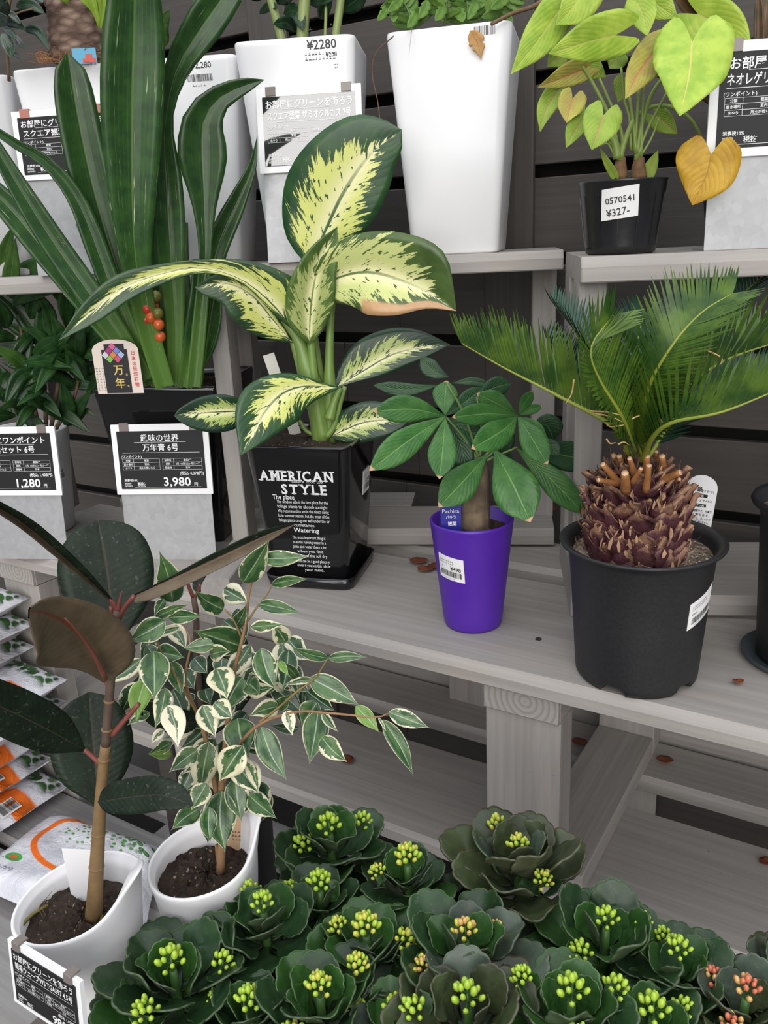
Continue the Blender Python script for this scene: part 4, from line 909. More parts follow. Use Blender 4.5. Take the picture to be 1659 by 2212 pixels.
for q, rr, dd_ in ((((700, 962), (692, 905), (680, 850), (662, 790), (645, 735), (612, 690)), [26, 24, 24, 20, 12, 8], 0), (((700, 955), (682, 850), (672, 740), (668, 660)), [16, 12, 9, 8], -.01), (((712, 955), (712, 850), (712, 760), (716, 672), (730, 600)), [18, 18, 10, 8, 5], .0), (((672, 880), (655, 820), (640, 765), (632, 735)), [12, 10, 8, 7], .01), (((712, 905), (722, 870), (735, 838)), [12, 8, 6], -.03), (((705, 945), (722, 920), (735, 870), (745, 835)), [7, 6, 5], -.02), (((690, 945), (660, 930), (640, 905), (560, 890)), [5, 4, 4], .0), (((705, 900), (690, 800), (676, 700), (668, 600)), [10, 9, 8, 6], .02)):
    stem('petiole', [p+(dq0+dd_,) for p in q], rr, PETD, rq, 10, 14)
tp = P(612, 860, dq0+.06); tdir = (P(640, 950, dq0+.06)-P(575, 760, dq0+.06)).normalized(); tsd = (tdir.cross(tp-CAMP)).normalized()
tg = patch('plant_tag', rq, lambda u, v, e: tp+tsd*u-tdir*v+(CAMP-tp).normalized()*e, -.011, -.085, .011, .088, plain('cream_paper_tag', (.62, .60, .54), .6), 3)
t = Text2D(); t.lines(-.003, .001, [.02+.008*i for i in range(8)], .007, 3); t.put('tag_print', PRB, tg, lambda u, v: tp+tsd*u-tdir*v+(CAMP-tp).normalized()*.0015)

# ---------------------------------------------------------------- money tree in the purple pot
cp = PZ(1022, 1343, ZM); hp_ = zat(cp, 1118)-ZM; dp = cp.y; dpx = depth(cp+Vector((0, 0, hp_)))
rp = thing('potted_plant', cp, 'small tree with hand-shaped leaves and a stout trunk in a purple pot', 'plant')
rt_ = 89.5*dpx/FPX; rb_ = 62*depth(cp)/FPX
prof = [(rb_-.006, 0), (rb_-.002, .001), (rb_, .006)]+[(rb_+(rt_-rb_)*i/10+.0004*(i % 2), .006+(hp_-.012)*i/10) for i in range(1, 11)]+[(rt_+.001, hp_-.002), (rt_-.001, hp_), (rt_-.004, hp_-.001), (rt_-.006, hp_-.03)]
lathe(rp, cp, prof, PURPLE); soil_disc(rp, cp, cp.z+hp_-.022, lambda a: rt_-.0055, SOIL)
az = math.atan2(-cp.y, -cp.x); fn = round_map(cp, prof, az-.52); sticker(rp, fn, -.031, hp_*.535, .019, hp_*.755, '¥498', 41, skew=-.10)
PBARK = NT('grey_brown_bark'); c_ = PBARK.tex(); n1 = PBARK.noise(PBARK.scale(c_, (60, 60, 12)), 1, 5, .7); n2 = PBARK.noise(c_, 18, 3); PBARK.bump(n1, .6, .003)
PBARK = PBARK.fin(PBARK.mix(n1, PBARK.mix(PBARK.sm(n2, .4, .65), (.10, .07, .045), (.34, .25, .15)), (.045, .03, .02)), .8)
stem('trunk', [(1026, 1145, dp), (1029, 1090, dp-.002), (1033, 1030, dp), (1036, 985, dp)], [33, 30, 27, 16], PBARK, rp, 18, 14)
tt = P(974, 1112, dp-.03); uxt = GF.ux
tg = patch('plant_tag', rp, lambda u, v, e: tt+uxt*u+Vector((0, 0, v))-GF.uy*e, -.0165, -.03, .0165, .035, plain('blue_plant_tag', (.022, .022, .26), .35), 2)
t = Text2D(); t.t('Pachira', 0, .0035, .0095, 'c', .028, 0, rot=.03); t.t('パキラ', 0, -.006, .0065, 'c', .016); t.t('観葉', .002, -.0175, .008, 'c', .014); t.put('tag_print', PRW, tg, lambda u, v: tt+uxt*u+Vector((0, 0, v))-GF.uy*.0016)
PAC = leafmat('hand_leaf_green', (.030, .105, .024), (.055, .155, .035), (.15, .27, .08), .36, 11, .3, slant=.35, ribw=.05, bump=.45, tipc=(.50, .32, .18), jit=.35)
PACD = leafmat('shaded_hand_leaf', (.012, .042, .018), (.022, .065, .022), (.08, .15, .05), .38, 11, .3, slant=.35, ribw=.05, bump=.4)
PACU = plastic('hand_leaf_underside', (.06, .14, .05), .5, .05, 30, .1)
pac = [  # leaflets around C1, C2, lower whorl
 (((962, 900), (885, 950), (797, 1017)), 30, 0, -.02, -.09), (((962, 899), (890, 884), (806, 888)), 28, 0, 0, -.03), (((962, 897), (961, 862), (965, 822)), 25, 0, 0, .03), (((963, 898), (1005, 868), (1046, 836)), 18, 1, 0, .04), (((961, 902), (957, 965), (949, 1035)), 29, 0, -.02, -.08), (((964, 901), (1000, 925), (1052, 950)), 26, 1, .01, .01), (((966, 905), (995, 960), (1008, 1025)), 22, 1, .01, 0),
 (((1118, 897), (1050, 894), (976, 901)), 22, 0, -.02, -.07), (((1118, 899), (1085, 930), (1018, 970)), 29, 0, -.02, -.10), (((1117, 896), (1075, 872), (1030, 850)), 22, 0, 0, -.01), (((1120, 895), (1135, 868), (1152, 845)), 12, 0, 0, -.04), (((1121, 897), (1145, 886), (1172, 877)), 10, 0, 0, -.02), (((1119, 901), (1145, 940), (1183, 1004)), 27, 0, -.03, -.10), (((1121, 900), (1150, 915), (1180, 941)), 10, 0, -.02, -.05),
 (((1068, 972), (1105, 1040), (1146, 1128)), 46, 0, 0, -.07), (((1052, 982), (1005, 1035), (947, 1096)), 34, 0, 0, -.05), (((1115, 968), (1190, 1035), (1263, 1112)), 27, 0, .01, -.01), (((1120, 962), (1200, 980), (1302, 1000)), 30, 1, .01, .03), (((1165, 955), (1185, 960), (1208, 983)), 16, 1, .0, -.01), (((1150, 920), (1180, 918), (1196, 950)), 28, 1, .04, .05),
 (((970, 815), (935, 800), (908, 772)), 18, 1, .05, .06), (((948, 832), (880, 842), (806, 832)), 14, 1, .05, .05), (((975, 828), (1015, 824), (1062, 832)), 9, 1, .05, .05), (((1030, 858), (1065, 838), (1104, 828)), 20, 1, .04, .06), (((1065, 980), (1080, 1040), (1070, 1000)), 8, 1, .03, .03), (((1100, 970), (1100, 1010), (1108, 1060)), 20, 1, .04, .04), (((1020, 960), (985, 985), (960, 1010)), 24, 1, .04, .04), (((985, 940), (1000, 990), (1015, 1035)), 20, 1, .03, .02), (((1075, 905), (1090, 935), (1080, 985)), 22, 1, .03, .04)]
dc = dp-.01
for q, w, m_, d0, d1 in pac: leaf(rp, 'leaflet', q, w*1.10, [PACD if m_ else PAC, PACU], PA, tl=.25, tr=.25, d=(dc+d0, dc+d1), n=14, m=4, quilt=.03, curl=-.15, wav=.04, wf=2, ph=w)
for q in (((1035, 1000), (1005, 950), (962, 899)), ((1038, 1000), (1075, 950), (1118, 898)), ((1037, 1000), (1055, 985), (1068, 974)), ((1038, 1000), (1085, 980), (1118, 966)), ((1036, 995), (1000, 890), (965, 828)), ((1037, 990), (1040, 920), (1030, 858))): stem('petiole', [p+(dc+.005,) for p in q], [4, 3, 2.5], STEMG, rp, 7)

# ---------------------------------------------------------------- sago palm
cg = PZ(1372, 1447, ZM); hg = zat(cg, 1163)-ZM; dg = cg.y; dgx = depth(cg+Vector((0, 0, hg)))
rg = thing('potted_plant', cg, 'sago palm with a scaly brown trunk in a large matt black pot', 'plant')
Rr = 174*dgx/FPX; rtop = Rr*.885; rbot = 126*depth(cg)/FPX
def sago_pot():
    n = 96; rings = []
    pr = [(rbot-.012, .0), (rbot-.004, .0), (rbot, .006), (rbot+.001, .014), (rbot+(rtop-rbot)*.5, hg*.5), (rtop, hg-.016), (rtop+.002, hg-.010), (Rr, hg-.004), (Rr+.001, hg-.001), (Rr-.002, hg+.001), (rtop+.002, hg-.003), (rtop-.003, hg-.010), (rtop-.008, hg-.045)]
    for i, (r, z) in enumerate(pr):
        ring = []
        for k in range(n):
            a = 2*pi*k/n; zz = z; rr = r
            if i < 4:
                notch = max(0, min(1, (abs(math.sin(a*2.5+.9))-.86)*14)); zz = max(z, .013*notch+z*.2) if notch > 0 else z
                if i == 3: zz = z+.004*notch
            ring.append(Vector((cg.x+rr*math.cos(a), cg.y+rr*math.sin(a), cg.z+zz)))
        rings.append(ring)
    V, F = loft(rings, True, True); mk('pot', V, F, BLACKM, rg)
    return pr
prg = sago_pot(); soil_disc(rg, cg, cg.z+hg-.020, lambda a: rtop-.005, GRIT, .005)
az = math.atan2(-cg.y, -cg.x); fn = round_map(cg, [(rbot, 0), (rtop, hg)], az+1.02); sticker(rg, fn, -.026, hg*.50, .030, hg*.69, None, 51, skew=.30)
# trunk: a bulb covered with scales
SCALE = NT('purple_brown_scale'); c_ = SCALE.sep(SCALE.tex('Generated')); n1 = SCALE.noise(SCALE.tex(), 130, 4, .7); zt = SCALE.mt('ADD', c_[2], SCALE.mt('MULTIPLY', SCALE.mt('SUBTRACT', n1, .5), .7)); r_ = SCALE.rnd()
SCALE.bump(n1, .8, .003)
SCALE = SCALE.fin(SCALE.mix(SCALE.sm(SCALE.mt('ADD', zt, SCALE.mt('MULTIPLY', r_, .35)), .74, 1.10), SCALE.mix(n1, (.026, .006, .010), (.10, .028, .034)), SCALE.mix(r_, (.46, .27, .15), (.20, .10, .06))), .55)
ctr = P(1372, 1165, dg); tb = cg.z+hg-.03; tz = P(1385, 1005, dg).z; th_ = tz-tb
def trad(s): return np.interp(s, [0, .18, .45, .7, .88, 1.0], [.067, .068, .063, .051, .036, .025])
V, F = loft([rcirc((ctr.x, ctr.y), trad(i/12)-.006, tb+th_*i/12, 28) for i in range(13)], True, True); mk('trunk_core', V, F, plain('dark_trunk_core', (.04, .018, .014), .9), rg)
def scale_mesh(k):
    g = random.Random(k); V = []; F = []; N, M = 7, 5
    for i in range(N):
        v = i/(N-1); w = .0165*(math.sin(pi*min(1, .18+v*.9))**.8 if v < .92 else .25)*(1 if v < .6 else 1-(v-.6)*1.6)
        for j in range(M):
            u = (j/(M-1)-.5)*2; out = .0065*(1-u*u)*math.sin(pi*min(1, v*1.15+.05))+.014*max(0, v-.5)+g.uniform(-.0012, .0012)
            V.append((u*max(.0015, w), -out, v*.036+g.uniform(-.001, .001)))
    n = len(V); V += [(x, y+.006, z) for x, y, z in V]
    for i in range(N-1):
        for j in range(M-1): a = i*M+j; F.append((a, a+1, a+M+1, a+M)); F.append((n+a, n+a+M, n+a+M+1, n+a+1))
    for i in range(N-1):
        for j in (0, M-1): a = i*M+j; F.append((a, a+M, n+a+M, n+a))
    F.append(tuple((N-1)*M+j for j in range(M))+tuple(n+(N-1)*M+j for j in range(M-1, -1, -1)))
    return mesh('leaf_scale', V, F, SCALE)
SM = [scale_mesh(k) for k in range(4)]; o0 = wloc(rg); g = random.Random(8); rows = 9
for i in range(rows):
    s = .02+.90*i/(rows-1)*.98; r = trad(s); n = max(7, int(2*pi*r/.0215))
    for k in range(n):
        a = 2*pi*(k+.5*(i % 2))/n+g.uniform(-.1, .1)
        o = bpy.data.objects.new('leaf_scale', SM[g.randrange(4)]); COL.objects.link(o); o.parent = rg
        zz = tb+th_*s-.006
        slope = math.atan2(trad(min(1, s+.1))-trad(max(0, s-.1)), th_*.2)
        o.location = Vector((ctr.x+(r-.004)*math.cos(a), ctr.y+(r-.004)*math.sin(a), zz))-o0
        o.rotation_euler = (Matrix.Rotation(a+pi/2, 4, 'Z') @ Matrix.Rotation(-slope*.8+g.uniform(-.10, .28), 4, 'X') @ Matrix.Rotation(g.uniform(-.35, .35), 4, 'Y') @ Matrix.Rotation(g.uniform(-.4, .4), 4, 'Z')).to_euler(); sc = g.uniform(.75, 1.3)*(1.0 if s < .8 else .85); o.scale = (sc, sc, sc*g.uniform(.9, 1.15))
STUB = plastic('cut_orange_stub', (.40, .17, .055), .6, .4, 60, .35); STUBE = plastic('pale_cut_end', (.66, .42, .24), .6, .1, 50, .1)
FIB = plain('dry_brown_fibre', (.16, .085, .05), .8)
for (x0, y0, x1, y1, r, dz_) in ((1345, 1052, 1302, 1003, 7, -.045), (1338, 1045, 1292, 1037, 6, -.05), (1350, 1035, 1338, 985, 7, .0), (1352, 1060, 1350, 1022, 9, -.075), (1345, 1010, 1325, 985, 8, .02), (1395, 1060, 1402, 1005, 7, -.075), (1392, 1040, 1398, 985, 8, -.03), (1372, 1030, 1360, 990, 6, -.06), (1435, 1030, 1430, 985, 8, -.02), (1425, 1040, 1470, 1020, 8, -.04), (1410, 1030, 1432, 1000, 6, .0), (1365, 1045, 1385, 1012, 5, -.07), (1445, 1045, 1468, 1035, 5, -.02), (1330, 1060, 1310, 1045, 5, -.02), (1415, 1015, 1418, 975, 6, .03), (1365, 1010, 1352, 972, 7, .03)):
    a, b = P(x0, y0, dg+dz_+.012), P(x1, y1, dg+dz_-.012); V, F = tube([a, a.lerp(b, .5), b], [r*1.2*dgx/FPX, r*dgx/FPX, r*.8*dgx/FPX], 7, 5); mb = MB(); mb.add(V, F[:-2]+[F[-2]], 0); mb.add([], []); mb.F.append(F[-1]); mb.M.append(1); mb.mk('cut_stub', [STUB, STUBE], rg)
mb = MB(); g = random.Random(12)
for i in range(150):
    s = g.uniform(.55, 1); a = g.uniform(0, 2*pi); r = trad(s)+.003; z = tb+th_*s; l = g.uniform(.012, .035); q0 = Vector((ctr.x+r*math.cos(a), ctr.y+r*math.sin(a), z)); up_ = Vector((math.cos(a)*.35+g.uniform(-.3, .3), math.sin(a)*.35+g.uniform(-.3, .3), 1)).normalized()
    V, F = tube([q0, q0+up_*l*.5+Vector((math.cos(a), math.sin(a), 0))*.002, q0+up_*l], [.0011, .0008, .0002], 4, 3, False); mb.add(V, F)
for i in range(210):
    s = g.uniform(.02, .98); a = g.uniform(-pi, pi); r = trad(s)+g.uniform(.008, .013); z = tb+th_*s; l = g.uniform(.009, .022); w_ = g.uniform(.0012, .0034)
    q0 = Vector((ctr.x+r*math.cos(a), ctr.y+r*math.sin(a), z)); rad = Vector((math.cos(a), math.sin(a), 0)); sd = Vector((-math.sin(a), math.cos(a), 0)); up_ = (Vector((0, 0, 1))+rad*g.uniform(-.1, .6)+sd*g.uniform(-.6, .6)).normalized()
    V = [q0-sd*w_*.6, q0+sd*w_*.6, q0+up_*l*.55+sd*w_+rad*.002, q0+up_*l*.55-sd*w_+rad*.001, q0+up_*l+sd*w_*.1, q0+up_*l-sd*w_*.2]; mb.add(V, [(0, 1, 2, 3), (3, 2, 4, 5)], 1 if g.random() < .8 else 0)
mb.mk('trunk_fibre', [FIB, plain('tan_scale_flake', (.42, .25, .14), .7)], rg, kind='stuff')
tgp = P(1500, 1150, dg+.075); tud = (P(1520, 1030, dg+.06)-P(1500, 1150, dg+.075)).normalized(); tnn = (CAMP-tgp).normalized(); tsx = tud.cross(tnn).normalized(); tnn = tsx.cross(tud)
tgf2 = lambda u, v, e=0.0: tgp+tsx*u+tud*v+tnn*e
tg = arch_tag(rg, tgf2, .044, .096, plain('white_plant_tag', (.74, .74, .75), .45), bulge=.55)
t = Text2D(); t.t('蘇鉄', -.006, .070, .0085, 'c', bold=.02); t.t('(ソテツ)', .0095, .069, .0048, 'c'); t.t('ジャパニーズ サイカス', 0, .0535, .0042, 'c', .034)
for i, s_ in enumerate(('強い植物です。日本で', '広く育ちます。', '日当たり、たっぷり', '水をください。', '水はけの良い用土', 'です。')): t.t(s_, -.013, .036-.0062*i, .0048, 'l', .032)
t.r(-.010, .0605, .010, .0655); t.r(-.010, .0445, .010, .0495); t.put('tag_print', PRB, tg, lambda u, v: tgf2(u, v, .0012))
t = Text2D(); t.t('和 名', 0, .0615, .0040, 'c'); t.t('ソテツ科', 0, .0455, .0038, 'c', .016); t.put('tag_print', PRW, tg, lambda u, v: tgf2(u, v, .0016))
CYC = NT('sago_leaflet'); n1 = CYC.noise(CYC.tex(), 25, 3); CYC = CYC.fin(CYC.mix(CYC.sm(n1, .35, .65), (.020, .060, .008), (.075, .140, .014)), .40, Specular_IOR_Level=.3)
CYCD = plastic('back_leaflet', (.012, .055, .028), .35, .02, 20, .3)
RACH = plastic('yellow_green_rachis', (.25, .30, .035), .45, .05, 30, .15); TAN = plain('tan_dry_leaflet', (.50, .34, .13), .6)
def frond(pts, n, l0, vee, mat, sides=(1, 1), ahead=.55, rw=4.5, upv=Vector((0, 0, 1)), v0=.10, g=random.Random(1), droop=0):
    w = [P(*p) for p in pts]; c_ = spline(w, 40); V, F = tube(w, [rw*1.1*dgx/FPX, rw*dgx/FPX, rw*.55*dgx/FPX, rw*.25*dgx/FPX], 7, 24); r = mk('frond', V, F, RACH, rg)
    mb = MB()
    for i in range(n):
        v = v0+(1-v0)*i/(n-1); k = min(39, int(v*40)); t_ = (c_[min(40, k+1)]-c_[max(0, k-1)]).normalized(); p = c_[k].lerp(c_[min(40, k+1)], v*40-k)
        nn = (upv-t_*upv.dot(t_)).normalized(); s_ = t_.cross(nn).normalized()
        L = l0*np.interp(v, [0, .12, .35, .7, .92, 1], [.25, .6, 1, .9, .55, .42])
        for side, on in ((-1, sides[0]), (1, sides[1])):
            if not on: continue
            dr = (t_*(ahead+.5*v*v+g.uniform(-.05, .05))+s_*(side*math.cos(vee))+nn*math.sin(vee+g.uniform(-.06, .06))).normalized(); l = L*g.uniform(.92, 1.06); wd = .0030
            wv = t_*(wd)+Vector((0, 0, 0)); nz = dr.cross(t_).normalized()
            Q = []
            for f_, ww in ((0, .7), (.3, 1), (.7, .8), (1, .12)):
                q = p+dr*(l*f_)+nn*(.10*l*f_*f_-droop*l*f_*f_); Q += [q-wv*ww, q+wv*ww, q+nz*(.0007*ww)]
            Fq = []
            for a in range(3):
                for b in range(3): Fq.append((a*3+b, a*3+(b+1) % 3, a*3+3+(b+1) % 3, a*3+3+b))
            mb.add(Q, Fq)
    mb.mk('leaflets', [mat], r, smooth=False, kind='stuff')
d_ = dg
U2 = lambda x, y, z: Vector((x, y, z)).normalized()
frond([(1358, 985, d_), (1330, 925, d_-.02), (1200, 852, d_+.0), (1090, 795, d_+.03), (998, 742, d_+.06)], 50, .100, .95, CYC, (1, 1), .60, 5, U2(.1, .25, 1))
frond([(1372, 980, d_-.01), (1345, 905, d_-.06), (1292, 815, d_-.09), (1277, 750, d_-.10), (1322, 684, d_-.09)], 50, .085, .35, CYC, (1, 1), .65, 5, U2(.35, -.8, .5))
frond([(1385, 975, d_), (1398, 850, d_-.05), (1450, 750, d_-.07), (1514, 677, d_-.06), (1580, 635, d_-.05)], 54, .088, .30, CYC, (1, 1), .65, 5, U2(-.4, -.7, .6))
frond([(1395, 985, d_), (1420, 905, d_-.01), (1480, 840, d_-.02), (1565, 779, d_-.02), (1690, 735, d_-.01)], 48, .105, .85, CYC, (1, 1), .58, 5, U2(0, .2, 1))
frond([(1385, 1000, d_-.02), (1410, 945, d_-.09), (1455, 912, d_-.13), (1560, 890, d_-.16), (1690, 838, d_-.17)], 40, .088, 1.05, CYC, (1, 1), .45, 5, U2(.1, .25, 1))
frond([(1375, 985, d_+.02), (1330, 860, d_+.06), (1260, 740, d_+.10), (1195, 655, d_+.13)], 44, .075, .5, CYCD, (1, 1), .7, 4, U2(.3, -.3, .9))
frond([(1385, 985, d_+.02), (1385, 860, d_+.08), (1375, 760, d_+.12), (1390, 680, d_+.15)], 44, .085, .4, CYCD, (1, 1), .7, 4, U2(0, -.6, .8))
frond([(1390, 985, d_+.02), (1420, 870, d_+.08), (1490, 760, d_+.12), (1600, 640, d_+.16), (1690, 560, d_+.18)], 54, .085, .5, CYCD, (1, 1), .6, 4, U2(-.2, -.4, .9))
frond([(1385, 985, d_-.01), (1375, 880, d_-.03), (1400, 790, d_-.03), (1470, 730, d_-.02)], 34, .075, .4, CYC, (1, 1), .7, 4, U2(-.2, -.8, .6))
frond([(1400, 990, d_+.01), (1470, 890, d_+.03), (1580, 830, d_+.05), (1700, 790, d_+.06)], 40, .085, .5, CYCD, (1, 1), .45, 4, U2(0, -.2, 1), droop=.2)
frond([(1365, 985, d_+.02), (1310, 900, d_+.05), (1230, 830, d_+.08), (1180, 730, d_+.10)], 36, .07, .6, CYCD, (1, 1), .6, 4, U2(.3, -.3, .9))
for q in (((1274, 888), (1310, 890), (1342, 897)), ((1285, 893), (1320, 900), (1345, 912)), ((1310, 915), (1320, 922), (1348, 918)), ((1523, 755), (1560, 775), (1545, 800)), ((1540, 866), (1550, 880), (1560, 893)), ((1240, 820), (1235, 850), (1222, 872)), ((1335, 960), (1348, 955), (1360, 962)), ((1310, 948), (1318, 958), (1330, 956)), ((1365, 905), (1375, 900), (1382, 898)), ((1424, 905), (1430, 912), (1434, 920))):
    stem('dry_leaflet', [p+(dg-.10 if p[0] < 1500 else dg-.12,) for p in q], [2, 1.8, .8], TAN, rg, 5)

# black pot at the right edge
ck = PZ(1732, 1424, ZM); hk = zat(ck, 1080)-ZM
rk = thing('potted_plant', ck, 'bushy plant in a black round pot cut by the right edge of the picture', 'plant')
rr_ = 140*depth(ck+Vector((0, 0, hk)))/FPX
V, F = loft([rcirc(ck, .070, ck.z), rcirc(ck, .082, ck.z+.003), rcirc(ck, .087, ck.z+.012), rcirc(ck, .084, ck.z+.012), rcirc(ck, .07, ck.z+.0035)], True, True); mk('saucer', V, F, plain('slate_saucer', (.045, .055, .06), .45), rk)
ck2 = ck+Vector((0, 0, .004)); prof = [(.060, 0), (.065, .004), (rr_*.84, hk-.03), (rr_*.86, hk-.02), (rr_*.97, hk-.012), (rr_, hk-.006), (rr_*.97, hk), (rr_*.88, hk-.008), (rr_*.82, hk-.03)]
lathe(rk, ck2, prof, BLACKM); soil_disc(rk, ck2, ck2.z+hk-.022, lambda a: rr_*.83, GRIT)
dk = ck2.y; g = random.Random(6)
stem('stem', [(1735, 1090, dk), (1738, 1000, dk), (1745, 900, dk)], [7, 6, 4], TWIG, rk)
for i in range(14):
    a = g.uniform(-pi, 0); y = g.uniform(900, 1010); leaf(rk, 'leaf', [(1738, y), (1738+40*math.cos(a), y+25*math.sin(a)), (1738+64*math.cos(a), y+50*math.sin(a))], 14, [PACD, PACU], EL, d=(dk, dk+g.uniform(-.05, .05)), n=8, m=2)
# ---------------------------------------------------------------- soil bags
def bagmat(name, arc=False):
    t = NT(name); uv = t.sep(t.tex('UV')); x, y = uv[0], uv[1]; c = t.tex(); r = t.rnd()
    n = t.noise(c, 12, 4); base = t.mix(t.sm(n, .35, .65), (.55, .55, .60), (.72, .72, .75))
    xx = t.mt('ADD', x, t.mt('MULTIPLY', t.mt('SUBTRACT', t.noise(t.comb(t.mt('MULTIPLY', x, 3), t.mt('MULTIPLY', y, 3), r), 1.0, 2), .5), .10))
    if not arc:
        v = t.vor(t.scale(t.tex('UV'), (13, 22, 1)), 1.0); lm = t.mt('MULTIPLY', t.sm(v[0], .62, .5), t.sm(xx, .76, .82)); lm = t.mt('MULTIPLY', lm, t.sm(y, .985, .965))
        base = t.mix(lm, base, t.mix(t.sep(v[1])[0], (.012, .06, .015), (.06, .16, .04)))
        om = t.mt('MULTIPLY', t.sm(xx, .50, .51), t.sm(xx, .70, .67)); om = t.mt('MULTIPLY', om, t.sm(t.mt('ADD', y, t.mt('MULTIPLY', x, -.7)), .36, .38)); base = t.mix(om, base, (.80, .16, .015))
    else:
        v = t.vor(t.scale(t.tex('UV'), (24, 24, 1)), 1.0); lm = t.mt('MULTIPLY', t.sm(v[0], .6, .45), t.sm(t.mt('ADD', y, t.mt('MULTIPLY', x, .30)), .98, 1.08)); lm = t.mt('MULTIPLY', lm, t.sm(y, .955, .94))
        base = t.mix(lm, base, t.mix(t.sep(v[1])[0], (.015, .09, .03), (.12, .28, .12)))
        l2 = t.mt('MULTIPLY', t.sm(v[0], .36, .28), t.mt('MULTIPLY', t.sm(y, .52, .7), t.sm(x, .2, .35))); base = t.mix(l2, base, (.10, .30, .06))
        dx, dy = t.mt('SUBTRACT', x, .44), t.mt('MULTIPLY', t.mt('SUBTRACT', y, .62), .9); rr = t.mt('SQRT', t.mt('ADD', t.mt('MULTIPLY', dx, dx), t.mt('MULTIPLY', dy, dy)))
        om = t.mt('MULTIPLY', t.mt('MULTIPLY', t.sm(rr, .245, .255), t.sm(rr, .30, .29)), t.sm(t.mt('ADD', x, t.mt('MULTIPLY', y, .5)), .90, .82)); base = t.mix(om, base, (.78, .15, .012))
        ex, ey = t.mt('SUBTRACT', x, .15), t.mt('MULTIPLY', t.mt('SUBTRACT', y, .30), 1.3); e2 = t.mt('SQRT', t.mt('ADD', t.mt('MULTIPLY', ex, ex), t.mt('MULTIPLY', ey, ey)))
        base = t.mix(t.sm(e2, .062, .056), base, (.06, .36, .06)); base = t.mix(t.sm(e2, .030, .026), base, (.55, .12, .03))
    w = t.noise(c, 22, 4, .6, 1.5); t.bump(w, .55, .010)
    return t.fin(base, .22, Specular_IOR_Level=.6)
BAG = bagmat('printed_soil_bag'); BAGU = plain('bag_side', (.50, .50, .53), .4)
def pillow(o, ux, uy, lx, ly, th, n=14, m=14, seed=1, seam=.02):
    """o = far right corner at seam height; extends -ux (length) and -uy (depth)"""
    g = random.Random(seed); V = []; U = []; F = []; FM = []
    def pos(i, j, s):
        x, y = i/n, j/m; e_ = min(1, min(x, 1-x)*lx/.055); e2 = min(1, min(y, 1-y)*ly/.055)
        h = th*(1-(1-e_)**2)**.5*(1-(1-e2)**2)**.5
        wob = .004*mnoise.noise(Vector((x*6, y*6, seed*3.3+s)))
        return o-ux*(lx*(1-x))-uy*(ly*(1-y))+Vector((0, 0, s*h+(wob if h > 0 else wob*1.2)))
    for s in (1, -1):
        for j in range(m+1):
            for i in range(n+1): V.append(pos(i, j, s)); U.append((j/m, i/n))
    K = (n+1)*(m+1)
    for j in range(m):
        for i in range(n):
            a = j*(n+1)+i; F.append((a, a+1, a+n+2, a+n+1)); FM.append(0); F.append((K+a, K+a+n+1, K+a+n+2, K+a+1)); FM.append(1)
    b = [i for i in range(n+1)]+[(n+1)*j+n for j in range(1, m+1)]+[m*(n+1)+i for i in range(n-1, -1, -1)]+[(n+1)*j for j in range(m-1, 0, -1)]
    for i in range(len(b)): p, q = b[i], b[(i+1) % len(b)]; F.append((q, p, K+p, K+q)); FM.append(1)
    return V, U, F, FM, pos
YB = .018
bx_ = [(64, 1293), (76, 1345), (78, 1400), (145, 1453), (145, 1496), (110, 1560), (112, 1613), (122, 1664), (152, 1702)]
nmB = ['topmost', 'second from the top', 'third from the top', 'fourth from the top', 'middle one', 'fourth from the bottom', 'third from the bottom', 'second from the bottom', 'bottom one']
bz = [FF.inv(FF.onY(x, y, YB))[2] for x, y in bx_]; zbot = Z3+.037; ztop = bz[0]
for i, (x, y) in enumerate(bx_):
    p = FF.onY(x, y, YB); X = FF.inv(p)[0]; z = zbot+(ztop-zbot)*(len(bx_)-1-i)/(len(bx_)-1); th = (ztop-zbot)/(len(bx_)-1)*.46
    o = FF.w(X, YB, z); root = thing('soil_bag', o, 'white soil bag with orange band, '+nmB[i]+' of the stack at left', 'bag', 'stacked soil bags')
    V, U, F, FM, pos = pillow(o, FF.ux, FF.uy, .46, .30, th, seed=i+1); mk('sack', V, F, [BAG, BAGU], root, uv=U, fm=FM)
    if i in (4, 5, 6, 7, 8):
        t = Text2D(); t.bars(0, 0, .046, .030, 60+i)
        def bm(u, v, e=.0015): # on the sloping right end
            Y = .66-(u/.30); xx = 1-(.045-v)/.46; q = pos(xx*14, Y*14-1.2, 1); return q+FF.ux*(.5*e)+Vector((0, 0, e))
        pp = Text2D(); pp.r(-.003, -.004, .049, .033); pp.put('barcode_panel', PAPER, root, lambda u, v: bm(u, v, .0012)); t.put('barcode', PRB, root, lambda u, v: bm(u, v, .0026))
# the printed bag lying in front
zf = -1.270; c4 = [PZ(-70, 1905, zf), PZ(300, 2070, zf), PZ(350, 1835, zf), PZ(118, 1758, zf)]
root = thing('soil_bag', sum(c4, Vector())/4, 'soil bag printed with green leaves and an orange ring, lying flat behind the white pots', 'bag')
V = []; U = []; F = []; FM = []; n = 22
def bagp(x, y, s):
    q = (c4[0]*(1-x)+c4[1]*x)*(1-y)+(c4[3]*(1-x)+c4[2]*x)*y
    h = .038*(1-(1-min(1, min(x, 1-x)/.28))**2)**.5*(1-(1-min(1, min(y, 1-y)/.22))**2)**.5*(1 if y < .93 else 0)
    return q+Vector((0, 0, (h if s > 0 else -.35*h)+.006*mnoise.noise(Vector((x*5, y*5, 2.2)))))
for s in (1, -1):
    for j in range(n+1):
        for i in range(n+1): V.append(bagp(i/n, j/n, s)); U.append((i/n, j/n))
K = (n+1)**2
